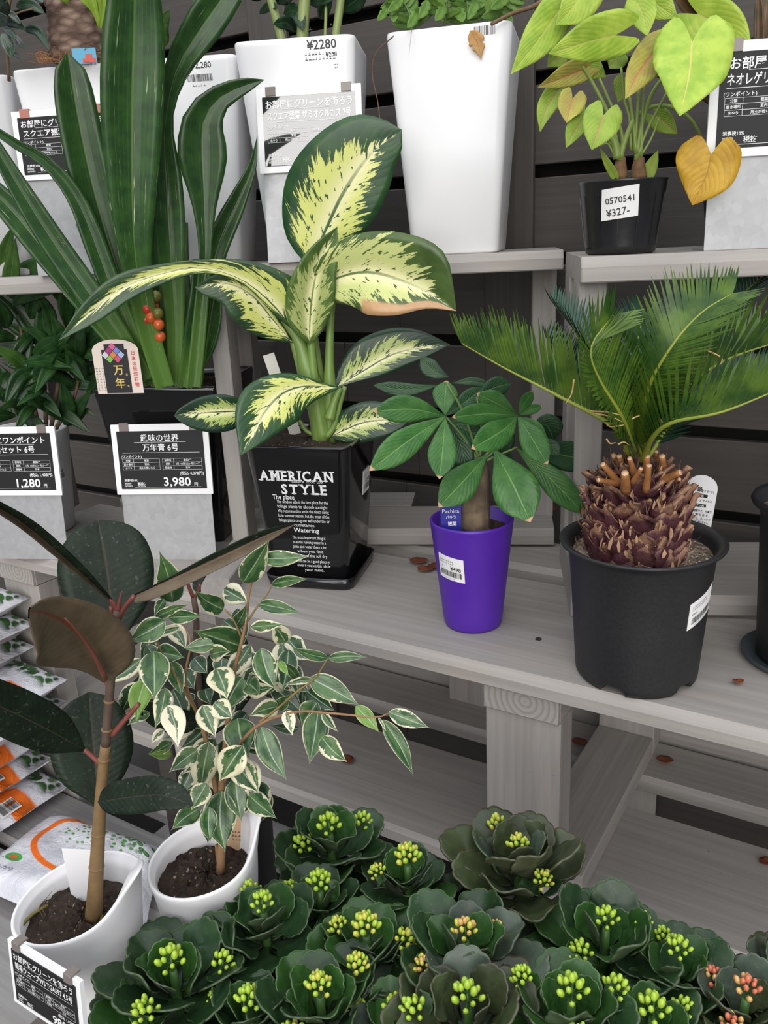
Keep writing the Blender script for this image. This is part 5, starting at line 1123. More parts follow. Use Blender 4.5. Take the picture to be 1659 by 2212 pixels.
for j in range(n):
    for i in range(n): a = j*(n+1)+i; F.append((a, a+1, a+n+2, a+n+1)); FM.append(0); F.append((K+a, K+a+n+1, K+a+n+2, K+a+1)); FM.append(1)
mk('sack', V, F, [bagmat('leaf_printed_bag', True), BAGU], root, uv=U, fm=FM)
t = Text2D(); t.t('(アルカリ', 0, 0, .02, 'l'); t.lines(0, .08, [.05], .012, 4); t.put('lettering', plain('grey_blue_print', (.10, .11, .16), .5), root, lambda u, v: bagp(.06+u*2.0, .14+v*2.4, 1)+Vector((0, 0, .003)))

# ---------------------------------------------------------------- white lipped pots
def lip_pot(parent, c, rt, rb, h, th0, mat, amp=.030, low=.022, name='pot'):
    n = 64; rings = []
    def zr(a):
        d_ = (a-th0+pi) % (2*pi)-pi; return -low*(.5-.5*math.cos(d_))+amp*math.exp(-(d_/.55)**2)
    def flare(a, k=1):
        d_ = (a-th0+pi) % (2*pi)-pi; return .010*math.exp(-(d_/.34)**2)*k
    def ring(r, z, kz, kf=0.): return [Vector((c.x+(r+flare(2*pi*k/n, kf))*math.cos(2*pi*k/n), c.y+(r+flare(2*pi*k/n, kf))*math.sin(2*pi*k/n), c.z+z+kz*zr(2*pi*k/n))) for k in range(n)]
    rings = [ring(rb-.008, 0, 0), ring(rb-.002, .0008, 0), ring(rb, .005, 0)]
    for i in range(1, 8): rings.append(ring(rb+(rt-rb)*i/8, h*i/8, (i/8)**6))
    rings += [ring(rt, h-.004, .97, .6), ring(rt-.0005, h, 1, 1), ring(rt-.0022, h+.0008, 1, 1), ring(rt-.0042, h-.001, 1, .8), ring(rt-.0050, h-.006, .95, .2), ring(rt-.0075, h-.0075, .95, 0), ring(rt-.009, h-.02, .6), ring(rt-.012, h-.05, .05), ring(rb+(rt-rb)*.5-.006, h*.5, 0)]
    V, F = loft(rings, True, True); mk(name, V, F, mat, parent)
cw = PZ(168, 1935, -.690); rw = 138*depth(cw)/FPX; base1 = Vector((cw.x, cw.y, ZB+CZ)); h1 = -.690-ZB+.012
ru = thing('potted_plant', base1, 'rubber plant with large dark leaves in a white lipped pot at lower left', 'plant')
tdir1 = math.atan2((PZ(300, 1895, -.66)-cw).y, (PZ(300, 1895, -.66)-cw).x)
lip_pot(ru, base1, rw, rw*.74, h1, tdir1, WHITEM); so = base1+Vector((0, 0, h1-.046)); soil_disc(ru, so, so.z, lambda a: rw*.885, SOIL, .007)
dr = cw.y
RUB = leafmat('dark_rubber_leaf', (.007, .014, .008), (.013, .024, .012), (.050, .042, .028), .46, 16, .12, slant=.15, ribw=.035, jit=.25, bump=.3, dust=.15, spec=.35)
RUBU = leafmat('brown_leaf_underside', (.085, .062, .038), (.115, .085, .052), (.13, .035, .022), .5, 18, .10, slant=.15, ribw=.07, jit=.15, bump=.2)
RPET = plastic('red_petiole', (.20, .055, .04), .45, .05, 30, .2); RST = plastic('tan_bark_stem', (.22, .135, .055), .7, .25, 70, .25); RSTU = plastic('brown_upper_stem', (.10, .065, .045), .6, .15, 70, .25)
stem('stem', [(202, 1985, dr), (207, 1900, dr), (214, 1780, dr), (221, 1680, dr), (228, 1610, dr)], [19, 16, 14, 12, 10.5], RST, ru, 14, 24)
stem('stem', [(228, 1612, dr), (236, 1510, dr), (243, 1420, dr), (250, 1345, dr), (254, 1318, dr)], [10.5, 10, 9.5, 9, 9], RSTU, ru, 12, 18)
stem('shoot_tip', [(255, 1320, dr), (258, 1300, dr), (263, 1277, dr)], [7, 4, 1], RPET, ru)
for y, r in ((1514, 11), (1576, 11.5), (1640, 13), (1800, 15), (1872, 16)):
    x = np.interp(y, [1318, 1420, 1510, 1610, 1680, 1780, 1900], [254, 243, 236, 228, 221, 214, 207]); stem('node_ring', [(x, y-2, dr), (x, y+2, dr)], [r*1.04, r*1.04], RST, ru, 12, 3)
rub = [
 (((238, 1295), (150, 1215), (60, 1138), (-20, 1085)), [(0, 4), (.3, 8), (.6, 12), (1, 12)], [(0, 4), (.3, 14), (.7, 18), (1, 12)], 0, -.12, .9, .9, 1, 0, None),
 (((248, 1368), (240, 1300), (228, 1210), (212, 1122)), [(0, 30), (.25, 82), (.55, 100), (.8, 84), (.94, 48), (1, 0)], [(0, 30), (.25, 80), (.55, 98), (.8, 84), (.94, 48), (1, 0)], .06, .12, .12, .12, 0, 0, None),
 (((230, 1472), (198, 1405), (155, 1355), (108, 1326), (64, 1318)), [(0, 6), (.15, 26), (.3, 52), (.5, 86), (.72, 104), (.88, 92), (.96, 62), (1, 18)], [(0, 8), (.1, 56), (.28, 84), (.5, 80), (.75, 52), (.9, 32), (.97, 18), (1, 6)], -.02, -.13, .25, .35, 1, 1, None),
 (((288, 1288), (380, 1246), (480, 1200), (570, 1158), (642, 1130)), [(0, 3), (.2, 5), (.5, 13), (.8, 13), (1, 0)], [(0, 16), (.12, 24), (.5, 24), (.8, 16), (1, 0)], .02, .06, .9, .8, 0, 1, None),
 (((182, 1620), (110, 1580), (30, 1540), (-60, 1500)), [(0, 4), (.3, 42), (.6, 54), (1, 50)], [(0, 4), (.3, 44), (.6, 54), (1, 50)], -.02, -.10, .25, .25, 0, 0, None),
 (((214, 1738), (206, 1650), (198, 1560), (192, 1494)), [(0, 8), (.25, 70), (.5, 88), (.75, 78), (.93, 42), (1, 0)], [(0, 8), (.25, 62), (.5, 82), (.75, 72), (.93, 40), (1, 0)], .05, .10, .15, .15, 0, 0, None),
 (((211, 1733), (280, 1722), (350, 1718), (418, 1740)), [(0, 0), (.08, 26), (.3, 38), (.6, 40), (.85, 30), (.96, 12), (1, 0)], [(0, 0), (.08, 22), (.3, 34), (.6, 36), (.85, 22), (.96, 8), (1, 0)], -.03, -.06, .2, .2, 0, 0, None),
 (((298, 1522), (345, 1548), (385, 1560), (430, 1560)), 30, 26, .05, .10, .2, .2, 0, 0, None),
]
for q, wl, wr, d0, d1, tl, tr, fl, f2, lb in rub:
    leaf(ru, 'leaf', q, wl, [RUB, RUBU], OB, wr=wr, tl=tl, tr=tr, d=(dr+d0, dr+d1), n=18, m=4, th=.0014, fl=fl, fr_=f2, curl=-.06, label='leaf showing its brown underside' if (fl and f2) else None)
for q in (((254, 1335), (248, 1310), (236, 1293)), ((256, 1335), (270, 1312), (290, 1287)), ((250, 1380), (244, 1350), (240, 1310)), ((240, 1512), (236, 1490), (228, 1468)), ((219, 1652), (202, 1636), (180, 1618)), ((242, 1588), (270, 1555), (300, 1520)), ((222, 1700), (214, 1720), (211, 1735))): stem('petiole', [p+(dr,) for p in q], [7, 5.5, 5], RPET, ru, 8)
stem('midrib', [(228, 1466, dr-.035), (200, 1410, dr-.06), (170, 1368, dr-.09), (140, 1335, dr-.11)], [6, 5, 3, 1.5], RPET, ru, 7)
tg0 = P(182, 1925, dr+.03); ut = GF.ux
patch('plant_tag', ru, lambda u, v, e: tg0+ut*u+Vector((0, 0, v))-GF.uy*e, -.017, -.02, .019, .060, WHITEM, 2)
mb = MB()
for q in (((95, 1985), (85, 1960), (105, 1935), (112, 1925)), ((100, 1980), (92, 1962), (98, 1945))):
    V, F = tube([P(x, y, dr-.02) for x, y in q], [.0005, .0005, .0003], 4, 8); mb.add(V, F)
mb.mk('dry_root', [TWIG], ru)
RIMG = plastic('yellow_green_nursery_rim', (.16, .13, .03), .6, .2, 30, .2)
arc_ = [so+Vector((rw*.62*math.cos(a)-.018, rw*.55*math.sin(a)-.016, .008)) for a in np.linspace(2.2, 6.6, 14)]; V, F = tube(arc_, [.002]*3, 6, 20); mk('inner_rim', V, F, RIMG, ru)

# variegated fig
cv = PZ(440, 1852, -.690); dv = cv.y; rv = 121*depth(cv)/FPX; base2 = Vector((cv.x, cv.y, ZB+CZ)); h2 = -.690-ZB+.012
rf = thing('potted_plant', base2, 'weeping fig with cream-edged leaves in a white lipped pot beside the rubber plant', 'plant')
hi2 = PZ(560, 1800, -.67)-cv
lip_pot(rf, base2, rv, rv*.74, h2, math.atan2(hi2.y, hi2.x)+.10, WHITEM, .042, .018); so2 = base2+Vector((0, 0, h2-.040)); soil_disc(rf, so2, so2.z, lambda a: rv*.89, SOIL, .006)
FBARK = plastic('fig_bark', (.30, .17, .08), .7, .25, 60, .25); FTW = plastic('fig_twig', (.24, .17, .055), .6, .1, 60, .25)
for q, rr in ((((476, 1885, 0), (478, 1840, 0), (482, 1780, 0), (478, 1700, .0), (488, 1600, 0), (500, 1480, 0), (530, 1350, 0), (538, 1280, 0), (556, 1215, 0)), [10, 9, 8, 7, 6, 5, 4, 3, 2]), (((479, 1800, 0), (465, 1700, 0), (445, 1600, .0), (428, 1545, 0), (400, 1470, 0), (412, 1390, 0), (398, 1350, .01), (380, 1310, 0)), [7, 6, 5.5, 5, 3.5, 3, 2, 1.5]), (((484, 1690, 0), (510, 1620, -.02), (560, 1565, -.03), (640, 1538, -.04), (700, 1540, -.05), (760, 1545, -.05), (812, 1550, -.05), (842, 1540, -.05)), [5, 5, 4, 3.5, 3, 2.6, 2.2, 1.5]), (((560, 1560, -.03), (600, 1530, -.02), (640, 1495, -.02), (680, 1465, -.02), (708, 1422, -.02)), [3, 2.6, 2.4, 2, 1.6]), (((428, 1545, 0), (380, 1460, -.02), (345, 1400, -.02), (330, 1360, -.03), (330, 1338, -.03)), [3, 2.6, 2.2, 2, 1.6]), (((530, 1350, 0), (556, 1310, .0), (580, 1280, 0), (586, 1262, 0)), [2.6, 2.2, 1.8, 1.5]), (((520, 1375, 0), (505, 1340, 0), (485, 1315, 0)), [2.2, 2, 1.5]), (((475, 1870, .012), (470, 1845, .01), (466, 1825, .008)), [6, 5, 2])):
    stem('branch', [(x, y, dv+a) for x, y, a in q], rr, FBARK if rr[0] > 4.5 else FTW, rf, 9)
CREAM = (.66, .62, .42)
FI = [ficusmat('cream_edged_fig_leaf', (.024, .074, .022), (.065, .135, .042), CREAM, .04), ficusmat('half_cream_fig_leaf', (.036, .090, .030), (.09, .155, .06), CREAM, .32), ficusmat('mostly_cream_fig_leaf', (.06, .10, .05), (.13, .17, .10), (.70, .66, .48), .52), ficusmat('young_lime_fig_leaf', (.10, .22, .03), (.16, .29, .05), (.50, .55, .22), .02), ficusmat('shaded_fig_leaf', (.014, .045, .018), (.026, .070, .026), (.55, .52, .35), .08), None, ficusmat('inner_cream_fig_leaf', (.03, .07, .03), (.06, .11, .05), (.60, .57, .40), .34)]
FIU = plastic('fig_leaf_underside', (.16, .22, .11), .45, .05, 30, .12)
def tri(f, L): return [(f((a, b))[0], f((c, d))[0], w, k, s) for a, b, c, d, w, k, s in [(q[0], q[1], q[2], q[3], q[4]*1.0, q[5], q[6] if len(q) > 6 else 0) for q in L]]
FL = []
for ox, oy, s, L in (
 (0, 1050, 2.9625, [(1105, 745, 1020, 415, 76, 0), (1050, 720, 985, 835, 30, 0), (990, 845, 1215, 755, 28, 0), (1060, 865, 820, 995, 68, 0), (1150, 905, 920, 990, 28, 1), (1080, 840, 1300, 830, 40, 0), (1430, 790, 1245, 670, 56, 0), (1545, 1025, 1238, 925, 82, 0), (1370, 1010, 1170, 1040, 42, 0), (1340, 1080, 1478, 1060, 48, 1), (1000, 1060, 1182, 1098, 56, 0), (985, 1055, 985, 1372, 84, 0), (1090, 1120, 1165, 1352, 48, 0), (908, 1108, 680, 1268, 46, 1), (930, 1235, 875, 1508, 62, 3), (1170, 1175, 1245, 1300, 58, 4), (1385, 1165, 1455, 1368, 78, 1), (1550, 1222, 1428, 1455, 78, 0), (1060, 1290, 990, 1555, 54, 1), (1075, 1402, 1140, 1680, 66, 2), (1170, 1330, 1205, 1425, 60, 4), (1370, 1385, 1492, 1490, 58, 1), (1295, 1400, 1382, 1612, 62, 1), (1520, 1485, 1592, 1740, 92, 0), (960, 1450, 812, 1532, 28, 1), (1050, 1560, 968, 1650, 28, 2), (1090, 1640, 948, 1712, 34, 0), (1590, 1262, 1665, 1335, 55, 0), (1382, 1622, 1222, 1810, 72, 1), (1470, 1640, 1395, 1800, 50, 4), (1240, 1100, 1330, 1200, 50, 4), (1420, 1100, 1400, 1230, 50, 4), (1310, 1300, 1350, 1400, 45, 4), (1220, 1480, 1290, 1560, 40, 4)]),
 (400, 1000, 5.53, [(690, 1430, 1010, 905, 128, 0), (890, 1140, 1495, 1112, 85, 0), (1030, 1452, 1475, 1385, 58, 0), (870, 1682, 1408, 1800, 72, 0), (1205, 2150, 1020, 1905, 100, 1), (780, 1960, 1190, 1925, 66, 1), (600, 1960, 730, 1690, 72, 0), (460, 1880, 700, 2080, 90, 4)]),
 (540, 1400, 4.1475, [(95, 0, 238, 388, 92, 0), (700, 92, 375, -5, 42, 0), (702, 92, 1058, 82, 42, 0), (480, 112, 240, 70, 48, 4), (530, 265, 988, 518, 92, 0), (-20, 400, 220, 350, 62, 1), (265, 115, 348, 248, 30, 3), (430, 270, 270, 120, 40, 0), (240, 540, 355, 410, 52, 0), (255, 520, -10, 610, 74, 1), (325, 562, 380, 788, 52, 2), (605, 485, 460, 690, 92, 0), (612, 560, 530, 1045, 104, 0), (650, 580, 792, 755, 36, 1), (640, 795, 872, 1022, 78, 1), (100, 705, 335, 1188, 96, 0), (440, 720, 180, 690, 44, 4), (945, 520, 1162, 758, 60, 3), (1240, 572, 1612, 716, 66, 1), (1190, 640, 1468, 1152, 66, 0), (1150, 620, 1222, 750, 12, 1), (-10, 1005, 78, 1305, 56, 1), (-10, 1320, 242, 1528, 78, 0), (560, 280, 300, 330, 30, 1), (280, 380, 200, 300, 34, 2)]),
 (0, 1600, 2.765, [(1180, 55, 1008, 190, 50, 1), (1250, 5, 1195, 335, 72, 1), (1450, 30, 1308, 245, 76, 1), (1400, 110, 1545, 318, 66, 1), (1405, 225, 1442, 485, 64, 0), (1325, 298, 1345, 668, 88, 0), (1235, 255, 1142, 415, 54, 1), (1250, 395, 1255, 610, 46, 0), (1190, 405, 1022, 535, 52, 0), (1488, 325, 1652, 462, 54, 0), (1025, 80, 885, 82, 24, 3), (1330, 150, 1350, 330, 50, 4), (1260, 140, 1290, 280, 46, 4), (1210, 240, 1300, 190, 46, 4)])):
    for a, b, c, d, w, k in L: FL.append((ox+a/s, oy+b/s, ox+c/s, oy+d/s, w/s, k))
g = random.Random(33)
for i in range(46):
    a = g.uniform(0, 2*pi); r = math.sqrt(g.random()); x, y = 478+185*r*math.cos(a), 1500+250*r*math.sin(a); b_ = pi/2+g.uniform(-1.1, 1.1); l = g.uniform(62, 100)
    FL.append((x, y, x+l*math.cos(b_), y+l*math.sin(b_), g.uniform(14, 22), g.choice((4, 4, 6))))
g = random.Random(21)
for a, b, c, d, w, k in FL:
    l = math.hypot(c-a, d-b); nx, ny = (d-b)/l, -(c-a)/l; sag = g.uniform(-.06, .06)*l
    dz_ = (g.uniform(.03, .08) if k in (4, 6) else g.uniform(-.05, .02)); m_ = ((a+c)/2+nx*sag, (b+d)/2+ny*sag)
    if a > 690: dz_ -= .02
    leaf(rf, 'leaf', [(a, b), m_, (c, d)], w*1.16, [FI[k], FIU], BE, tl=.35+g.uniform(-.1, .15), tr=.35+g.uniform(-.1, .15), d=(dv+dz_, dv+dz_-g.uniform(.005, .04)), n=14, m=3, curl=g.uniform(-.25, .05), wav=.08, wf=2, ph=g.uniform(0, 6), th=.0005)
tgv = P(515, 1845, dv+.045); patch('plant_tag', rf, lambda u, v, e: tgv+GF.ux*u+Vector((0, 0, v))-GF.uy*e, -.013, -.02, .013, .065, plain('peach_card_tag', (.62, .42, .26), .6), 2)
t = Text2D(); t.lines(-.005, .011, [.034, .028, .022], .004, 9); t.put('tag_print', PRB, rf, lambda u, v: tgv+GF.ux*u+Vector((0, 0, v))-GF.uy*.0015)

# dark rubber plant behind
c2 = PZ(492, 1770, -.78); c2 = Pd(505, 1765, 1.16); d2 = c2.y; zb2 = Z3
b2 = Vector((c2.x, c2.y, zb2+CZ)); h2b = c2.z-b2.z
rd2 = thing('potted_plant', b2, 'dark rubber plant in a black lipped pot, mostly hidden behind the weeping fig', 'plant')
lip_pot(rd2, b2, .052, .042, h2b, math.atan2(-.35, 1), BLACKM, .05, .01); soil_disc(rd2, b2, b2.z+h2b-.06, lambda a: .045, SOIL)
stem('stem', [(500, 1800, d2), (470, 1700, d2), (440, 1560, d2), (425, 1420, d2), (424, 1330, d2), (418, 1290, d2)], [8, 8, 7, 7, 7, 6], RSTU, rd2, 10)
stem('petiole', [(418, 1292, d2), (406, 1262, d2), (397, 1232, d2)], [5, 4, 3.5], RPET, rd2); stem('petiole', [(419, 1292, d2), (428, 1278, d2), (432, 1262, d2)], [4, 3.5, 3], RPET, rd2)
for q, wl, wr, fl in ((((432, 1285), (426, 1262), (440, 1235), (458, 1212)), 12, 10, 0), (((440, 1560), (400, 1500), (330, 1480), (290, 1510)), 34, 34, 0), (((445, 1590), (520, 1480), (560, 1440), (610, 1430)), 34, 34, 0), (((440, 1540), (480, 1450), (500, 1400), (505, 1350)), 40, 40, 0), (((430, 1480), (380, 1420), (350, 1390), (320, 1380)), 36, 36, 0)):
    leaf(rd2, 'leaf', q, wl, [RUB, RUBU], OB, wr=wr, tl=.2, tr=.2, d=(d2, d2+.03), n=12, m=3, th=.0012, fl=fl, fr_=fl)
pg = MB(); V, F = boxgeo(-.011, .011, -.006, .006, 0, .16, .002)
q0 = Pd(374, 1720, 1.12); q0.z = zb2+CZ; hgt = P(372, 1606, q0.y).z-q0.z; V, F = boxgeo(-.010, .010, -.007, .007, 0, hgt, .002)
st_ = mk('wooden_stake', [q0+Vector(v) for v in V], F, WOODB, smooth=False); tag(st_, 'brown wooden stake standing behind the weeping fig pot', 'stake')

# sign on the bench
tr_ = Pd(150, 2142, .785); uxf = FF.ux; bc = tr_-uxf*.055; hp9 = (tr_.z-CZ)-ZB
sign('price sign reading 980 in the bottom left corner, before the white lipped pot', Vector((bc.x, bc.y, ZB+CZ)), F_ANG, 'お部屋にグリーンを飾ろう', '観葉ウェーブWS TGA597 4.5号', '980', '1,078', hp=hp9, hs=.077, w=.110, tilt=.10, plate=False)

# ---------------------------------------------------------------- kalanchoes
def kmat(name, c0, c1, edge, r=.33):
    return leafmat(name, c0, c1, (.05, .085, .04), r, 3, .0, slant=.5, ribw=.02, edge=edge, jit=.5, bump=.25, dust=.08, spec=.6, elo=.985)
KG = [kmat('dark_green_succulent_leaf', (.013, .036, .013), (.023, .055, .018), (.10, .17, .06)), kmat('grey_green_succulent_leaf', (.045, .065, .046), (.075, .10, .072), (.13, .13, .09)), kmat('bronze_succulent_leaf', (.030, .040, .018), (.050, .066, .028), (.11, .06, .04)), kmat('bright_green_succulent_leaf', (.018, .060, .011), (.030, .085, .018), (.12, .21, .06))]
KU = plastic('succulent_leaf_underside', (.055, .085, .038), .45, .15, 40, .2); KUB = plastic('bronze_leaf_underside', (.075, .085, .045), .45, .15, 40, .25); KST = plastic('succulent_stalk', (.06, .14, .03), .45, .05, 40, .1)
KP = [(0, .14), (.06, .20), (.14, .32), (.28, .70), (.48, .96), (.66, 1), (.82, .88), (.93, .58), (1, .12)]
def kal_leaf_mesh(k, mats):
    """broad scalloped succulent leaf on a short stalk, built from rings around the blade centre"""
    g = random.Random(k); L = .066; a_, b_ = .36*L, L*g.uniform(.34, .42); cy = .62*L; NA = 84; rho = (0, .38, .70, .90, 1.0)
    cup, rec, skew, ph, wv = g.uniform(2.5, 9), g.uniform(-3.5, 4.0), g.uniform(-.3, .3), g.uniform(0, 6), g.uniform(.0004, .0026)
    def z(x, y): return cup*x*x + rec*(y-.2*L)**2 + skew*x*(y/L)*.4 + .0016*math.sin(x*120+ph)*(y/L) + wv*math.sin(4*math.atan2(y-.6*L, x)+ph)*min(1, math.hypot(x, y-.6*L)/(.36*L))**2
    def pt(r, q):
        th = 2*pi*q/NA; d_ = (th-1.5*pi+pi) % (2*pi)-pi
        rr = 1/math.sqrt((math.cos(th)/b_)**2+(math.sin(th)/a_)**2)*(1+.16*math.exp(-((th-pi/2)/.9)**2)*.5)
        lob = min(1, max(0, (abs(d_)-.9)/.5)); rr *= 1+lob*.085*(abs(math.sin(d_*5.5+.5*pi))**.7-.75)
        rr *= 1+.78*math.exp(-(d_/.20)**2)*r
        x, y = r*rr*math.cos(th), cy+r*rr*math.sin(th); return Vector((x, y, z(x, y)))
    V = []; U = []; F = []; FM = []
    for lay in (0, 1):
        for r in rho:
            for q in range(NA):
                v = pt(r, q); V.append(v-Vector((0, 0, .0020*lay))); U.append((.5+.5*r, v.y/L))
    K = NA*len(rho)
    for i in range(len(rho)-1):
        for q in range(NA):
            j = (q+1) % NA; A = (i*NA+q, (i+1)*NA+q, (i+1)*NA+j, i*NA+j)
            F.append(A); FM.append(0); F.append(tuple(K+t_ for t_ in A[::-1])); FM.append(1)
    o_ = (len(rho)-1)*NA
    for q in range(NA): j = (q+1) % NA; F.append((o_+q, K+o_+q, K+o_+j, o_+j)); FM.append(1)
    return mesh('leaf', V, F, mats, uv=U, fm=FM)
KM = {}
def kmesh(mi, k):
    if (mi, k) not in KM: KM[(mi, k)] = kal_leaf_mesh(k, [KG[mi], KUB if mi == 2 else KU])
    return KM[(mi, k)]
def budmat(n_, a, b): return plastic(n_, a, .4, .0, 10, .12)
BUD = {'lime': budmat('lime_bud', (.38, .55, .05), 0), 'yellow': budmat('yellow_bud', (.55, .55, .08), 0), 'orange': budmat('orange_bud', (.62, .38, .13), 0), 'coral': budmat('coral_bud', (.60, .17, .09), 0)}
def bud_mesh(k, cols, big=1.0):
    g = random.Random(k); mb = MB()
    V, F = tube([Vector((0, 0, -.032)), Vector((.001, 0, -.012)), Vector((0, 0, .004))], [.0018, .0016, .001], 6, 4); mb.add(V, F, 0)
    n = g.randint(13, 20)
    for i in range(n):
        a = i*2.4; f = i/n; r = .0085*big*math.sqrt(f)*1.25; z = .010*big*(1-f*1.1)+g.uniform(-.001, .001)
        c = Vector((r*math.cos(a), r*math.sin(a), z)); dr = Vector((math.cos(a)*f*.9, math.sin(a)*f*.9, 1)).normalized()
        V, F = ball(Vector((0, 0, 0)), .0023*big*g.uniform(.8, 1.15), 6, 5, 1.55); q = Vector((0, 0, 1)).rotation_difference(dr).to_matrix(); mb.add([c+q @ v for v in V], F, 1+(i % (len(cols))))
        V, F = tube([Vector((0, 0, -.006)), c*.5, c], [.0006]*3, 4, 2, False); mb.add(V, F, 0)
    return mesh('flower_buds', mb.V, mb.F, [KST]+[BUD[c] for c in cols], fm=mb.M)
BM = {n_: [bud_mesh(70+i+10*j, c, 1.0+.1*(i % 3)) for i in range(3)] for j, (n_, c) in enumerate((('lime', ['lime']), ('yellow', ['yellow', 'lime']), ('orange', ['orange', 'yellow']), ('coral', ['coral', 'orange', 'coral'])))}
KPOT = BLACKV
def kalanchoe(x, y, zc_, R, mi, buds, label, seed, nb=5, npair=22, lean=0):
    g = random.Random(seed); top = PZ(x, y, zc_); base = Vector((top.x, top.y, ZB+CZ)); root = thing('potted_succulent', base, label, 'plant', None)
    H = top.z-base.z; hp = min(.070, H*.6)
    prof = [(.022, 0), (.024, .002), (.031, hp-.004), (.033, hp-.002), (.033, hp), (.030, hp), (.028, hp-.01)]
    lathe(root, base, prof, KPOT, seg=24); V, F = tube([base+Vector((0, 0, hp*.7)), base+Vector((0, 0, H*.95))], [.006, .004], 8, 4); mk('stem', V, F, KST, root)
    a0 = g.uniform(0, pi)
    def put(me, name, loc, az, el, s, roll=0):
        o = bpy.data.objects.new(name, me); COL.objects.link(o); o.parent = root; o.location = loc
        o.rotation_euler = (Matrix.Rotation(az-pi/2, 4, 'Z') @ Matrix.Rotation(el, 4, 'X') @ Matrix.Rotation(roll, 4, 'Y')).to_euler(); o.scale = (s, s, s)
    az = a0
    for i in range(npair):
        f = i/(npair-1); az += 2.39996; el = np.interp(f, [0, .35, .7, 1], [.05, .42, .80, 1.12]); s = R/.066*np.interp(f, [0, .4, .75, 1], [1.05, 1.02, .82, .52])
        zz = hp+.004+(H-hp-.02)*np.interp(f, [0, 1], [.25, .95])-.010; mm = mi if g.random() < .75 else (3 if mi == 0 else 0 if mi != 2 else 1)
        if f > .8 and mi != 2: mm = 3
        aa = az+g.uniform(-.25, .25); rr = .10*R
        put(kmesh(mm, g.randrange(8)), 'leaf', Vector((rr*math.cos(aa), rr*math.sin(aa), zz+g.uniform(-.004, .004))), aa, el+g.uniform(-.15, .2), s*g.uniform(.88, 1.1), g.uniform(-.35, .35))
    for i in range(nb):
        if i == 0: r, a, zz = 0, 0, H+.006
        else: r, a, zz = g.uniform(.45, .75)*R, a0+i*2*pi/max(1, nb-1)+g.uniform(-.4, .4), H-.010+g.uniform(-.006, .006)
        put(BM[buds][g.randrange(3)], 'flower_buds', Vector((r*math.cos(a), r*math.sin(a), zz)), a, -.35*min(1, r/R*1.5) if r else 0, g.uniform(.8, 1.15) if i else 1.2)
        if i:
            for k in range(2): put(kmesh(3 if mi != 2 else 0, g.randrange(5)), 'leaf', Vector((r*math.cos(a), r*math.sin(a), zz-.022)), a+k*pi+g.uniform(.6, 1.4), .75, R/.066*.36)
ks = [
 (372, 2085, -.700, .078, 0, 'lime', 'dark green lime-budded succulent at front left, directly beside the white pots', 6),
 (568, 1960, -.690, .066, 0, 'lime', 'green lime-budded succulent touching the right side of the weeping fig pot', 4),
 (712, 1792, -.700, .070, 0, 'lime', 'lime-budded dark succulent at the back left of the bench below the empty shelf', 5),
 (880, 1858, -.690, .056, 0, 'yellow', 'small yellow-budded succulent between the back-left one and the bronze one', 4),
 (690, 1915, -.705, .054, 0, 'lime', 'small lime-budded succulent half hidden in the middle of the left group', 3),
 (790, 2010, -.695, .066, 0, 'yellow', 'dark rosette succulent with yellow-green buds left of the grey one with orange buds', 5),
 (1120, 1835, -.690, .088, 2, 'yellow', 'largest bronze-green succulent with yellow buds in front of the shelf post', 5),
 (1005, 2020, -.680, .080, 1, 'orange', 'grey-leaved succulent with pale orange buds in the middle of the bench', 5),
 (1310, 1995, -.690, .078, 0, 'lime', 'wavy-leaved green succulent with lime buds at right of the bronze one', 5),
 (690, 2140, -.690, .076, 0, 'yellow', 'dark succulent with yellow buds in the front row, second from left', 5),
 (1010, 2165, -.680, .088, 2, 'lime', 'bronze succulent with pale leaf undersides in the front row below the grey one', 4),
 (1235, 2150, -.680, .072, 3, 'lime', 'bright green succulent with a large lime bud head in the front row', 6),
 (1465, 2060, -.700, .066, 0, 'lime', 'dark green succulent with few lime buds left of the coral-budded ones', 4),
 (1612, 2146, -.705, .064, 2, 'coral', 'succulent with coral-pink buds near the bottom right corner', 6),
 (1716, 2068, -.700, .060, 2, 'coral', 'coral-budded succulent cut by the right edge of the picture', 5),
 (540, 2170, -.715, .062, 0, 'lime', 'shaded green succulent at the bottom edge between the front left ones', 3),
 (860, 2190, -.715, .064, 1, 'lime', 'grey-green succulent at the bottom edge left of the bronze one', 3),
 (1410, 2190, -.705, .066, 0, 'lime', 'green succulent at the bottom edge right of the bright green one', 4),
]
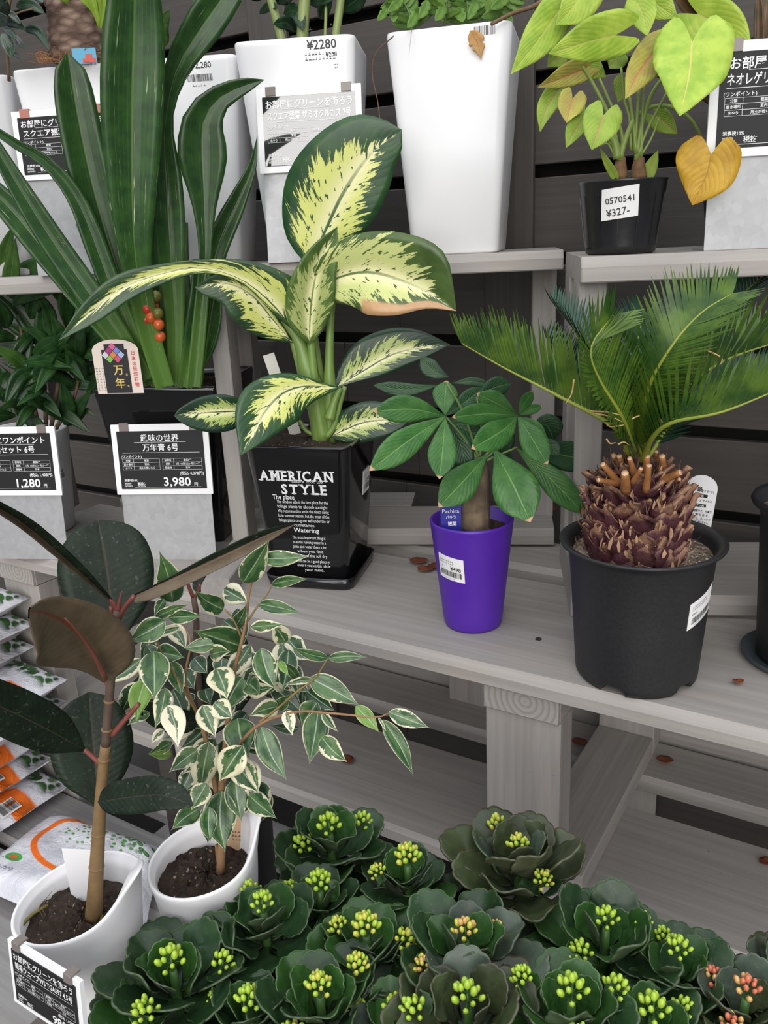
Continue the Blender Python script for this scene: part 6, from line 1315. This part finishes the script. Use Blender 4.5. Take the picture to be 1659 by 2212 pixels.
for i, k in enumerate(ks): kalanchoe(k[0], k[1], k[2], k[3], k[4], k[5], k[6], 100+i, nb=max(2, k[7]-2))

# ---------------------------------------------------------------- fallen leaves and crumbs
DRY = leafmat('dry_red_leaf', (.16, .045, .022), (.22, .075, .035), (.12, .04, .02), .6, 6, .4, bump=.6)
fall = [(905, 1217, ZM, 20, .3, 'dry red leaf on the shelf left of the purple pot, farther back of the pair'), (918, 1234, ZM, 17, .1, 'dry red leaf on the shelf left of the purple pot, nearer one of the pair'), (940, 1228, ZM, 18, 1.2, 'dry orange-red leaf half behind the purple pot'), (1190, 1104, -.60, 14, 1.5, 'dark red leaf lying on the rear board beside the sago pot'), (1252, 1607, ZL, 16, .2, 'dry red leaf on the lower rear plank beside the post beam'), (1436, 1646, ZL, 17, .3, 'dark dry leaf on the lower rear plank right of the beam'), (750, 1645, ZL, 16, 2.6, 'dark curled leaf on the lower plank beside the fig leaves'), (1655, 1866, ZL, 16, .9, 'dry red leaf on the lower plank at the right edge'), (1594, 1478, ZM, 12, .6, 'tan crumb of dry leaf on the shelf right of the sago pot')]
for x, y, z, w, a, lab in fall:
    p = PZ(x, y, z)+Vector((0, 0, .003)); s_ = w*depth(p)/FPX; n, m = 8, 2
    mid = [p+FF.ux*(math.cos(a)*s_*1.1*(i/n*2-1))+FF.uy*(math.sin(a)*s_*1.1*(i/n*2-1))+Vector((0, 0, .004*abs(i/n-.5)*2)) for i in range(n+1)]; ws = [s_*.9*lut(EL, i/n) for i in range(n+1)]
    V, F, U, FM = leafgeo(mid, ws, ws, .2, .25, n, m, hint=Vector((0, 0, 1)), th=.0006)
    o = mk('fallen_leaf', [v-p for v in V], F, DRY, uv=U, fm=[0]*len(F)); o.location = p; tag(o, lab, 'leaf', 'fallen leaves')
KN = plain('dark_knot_hole', (.03, .018, .012), .9)
p = PZ(1163, 1381, ZM); V, F = loft([rcirc(p, .0055, p.z+.0002, 14), rcirc(p, .005, p.z+.0012, 14), rcirc(p, .0032, p.z+.0003, 14)], False, True); mk('knot', V, F, KN, fr)
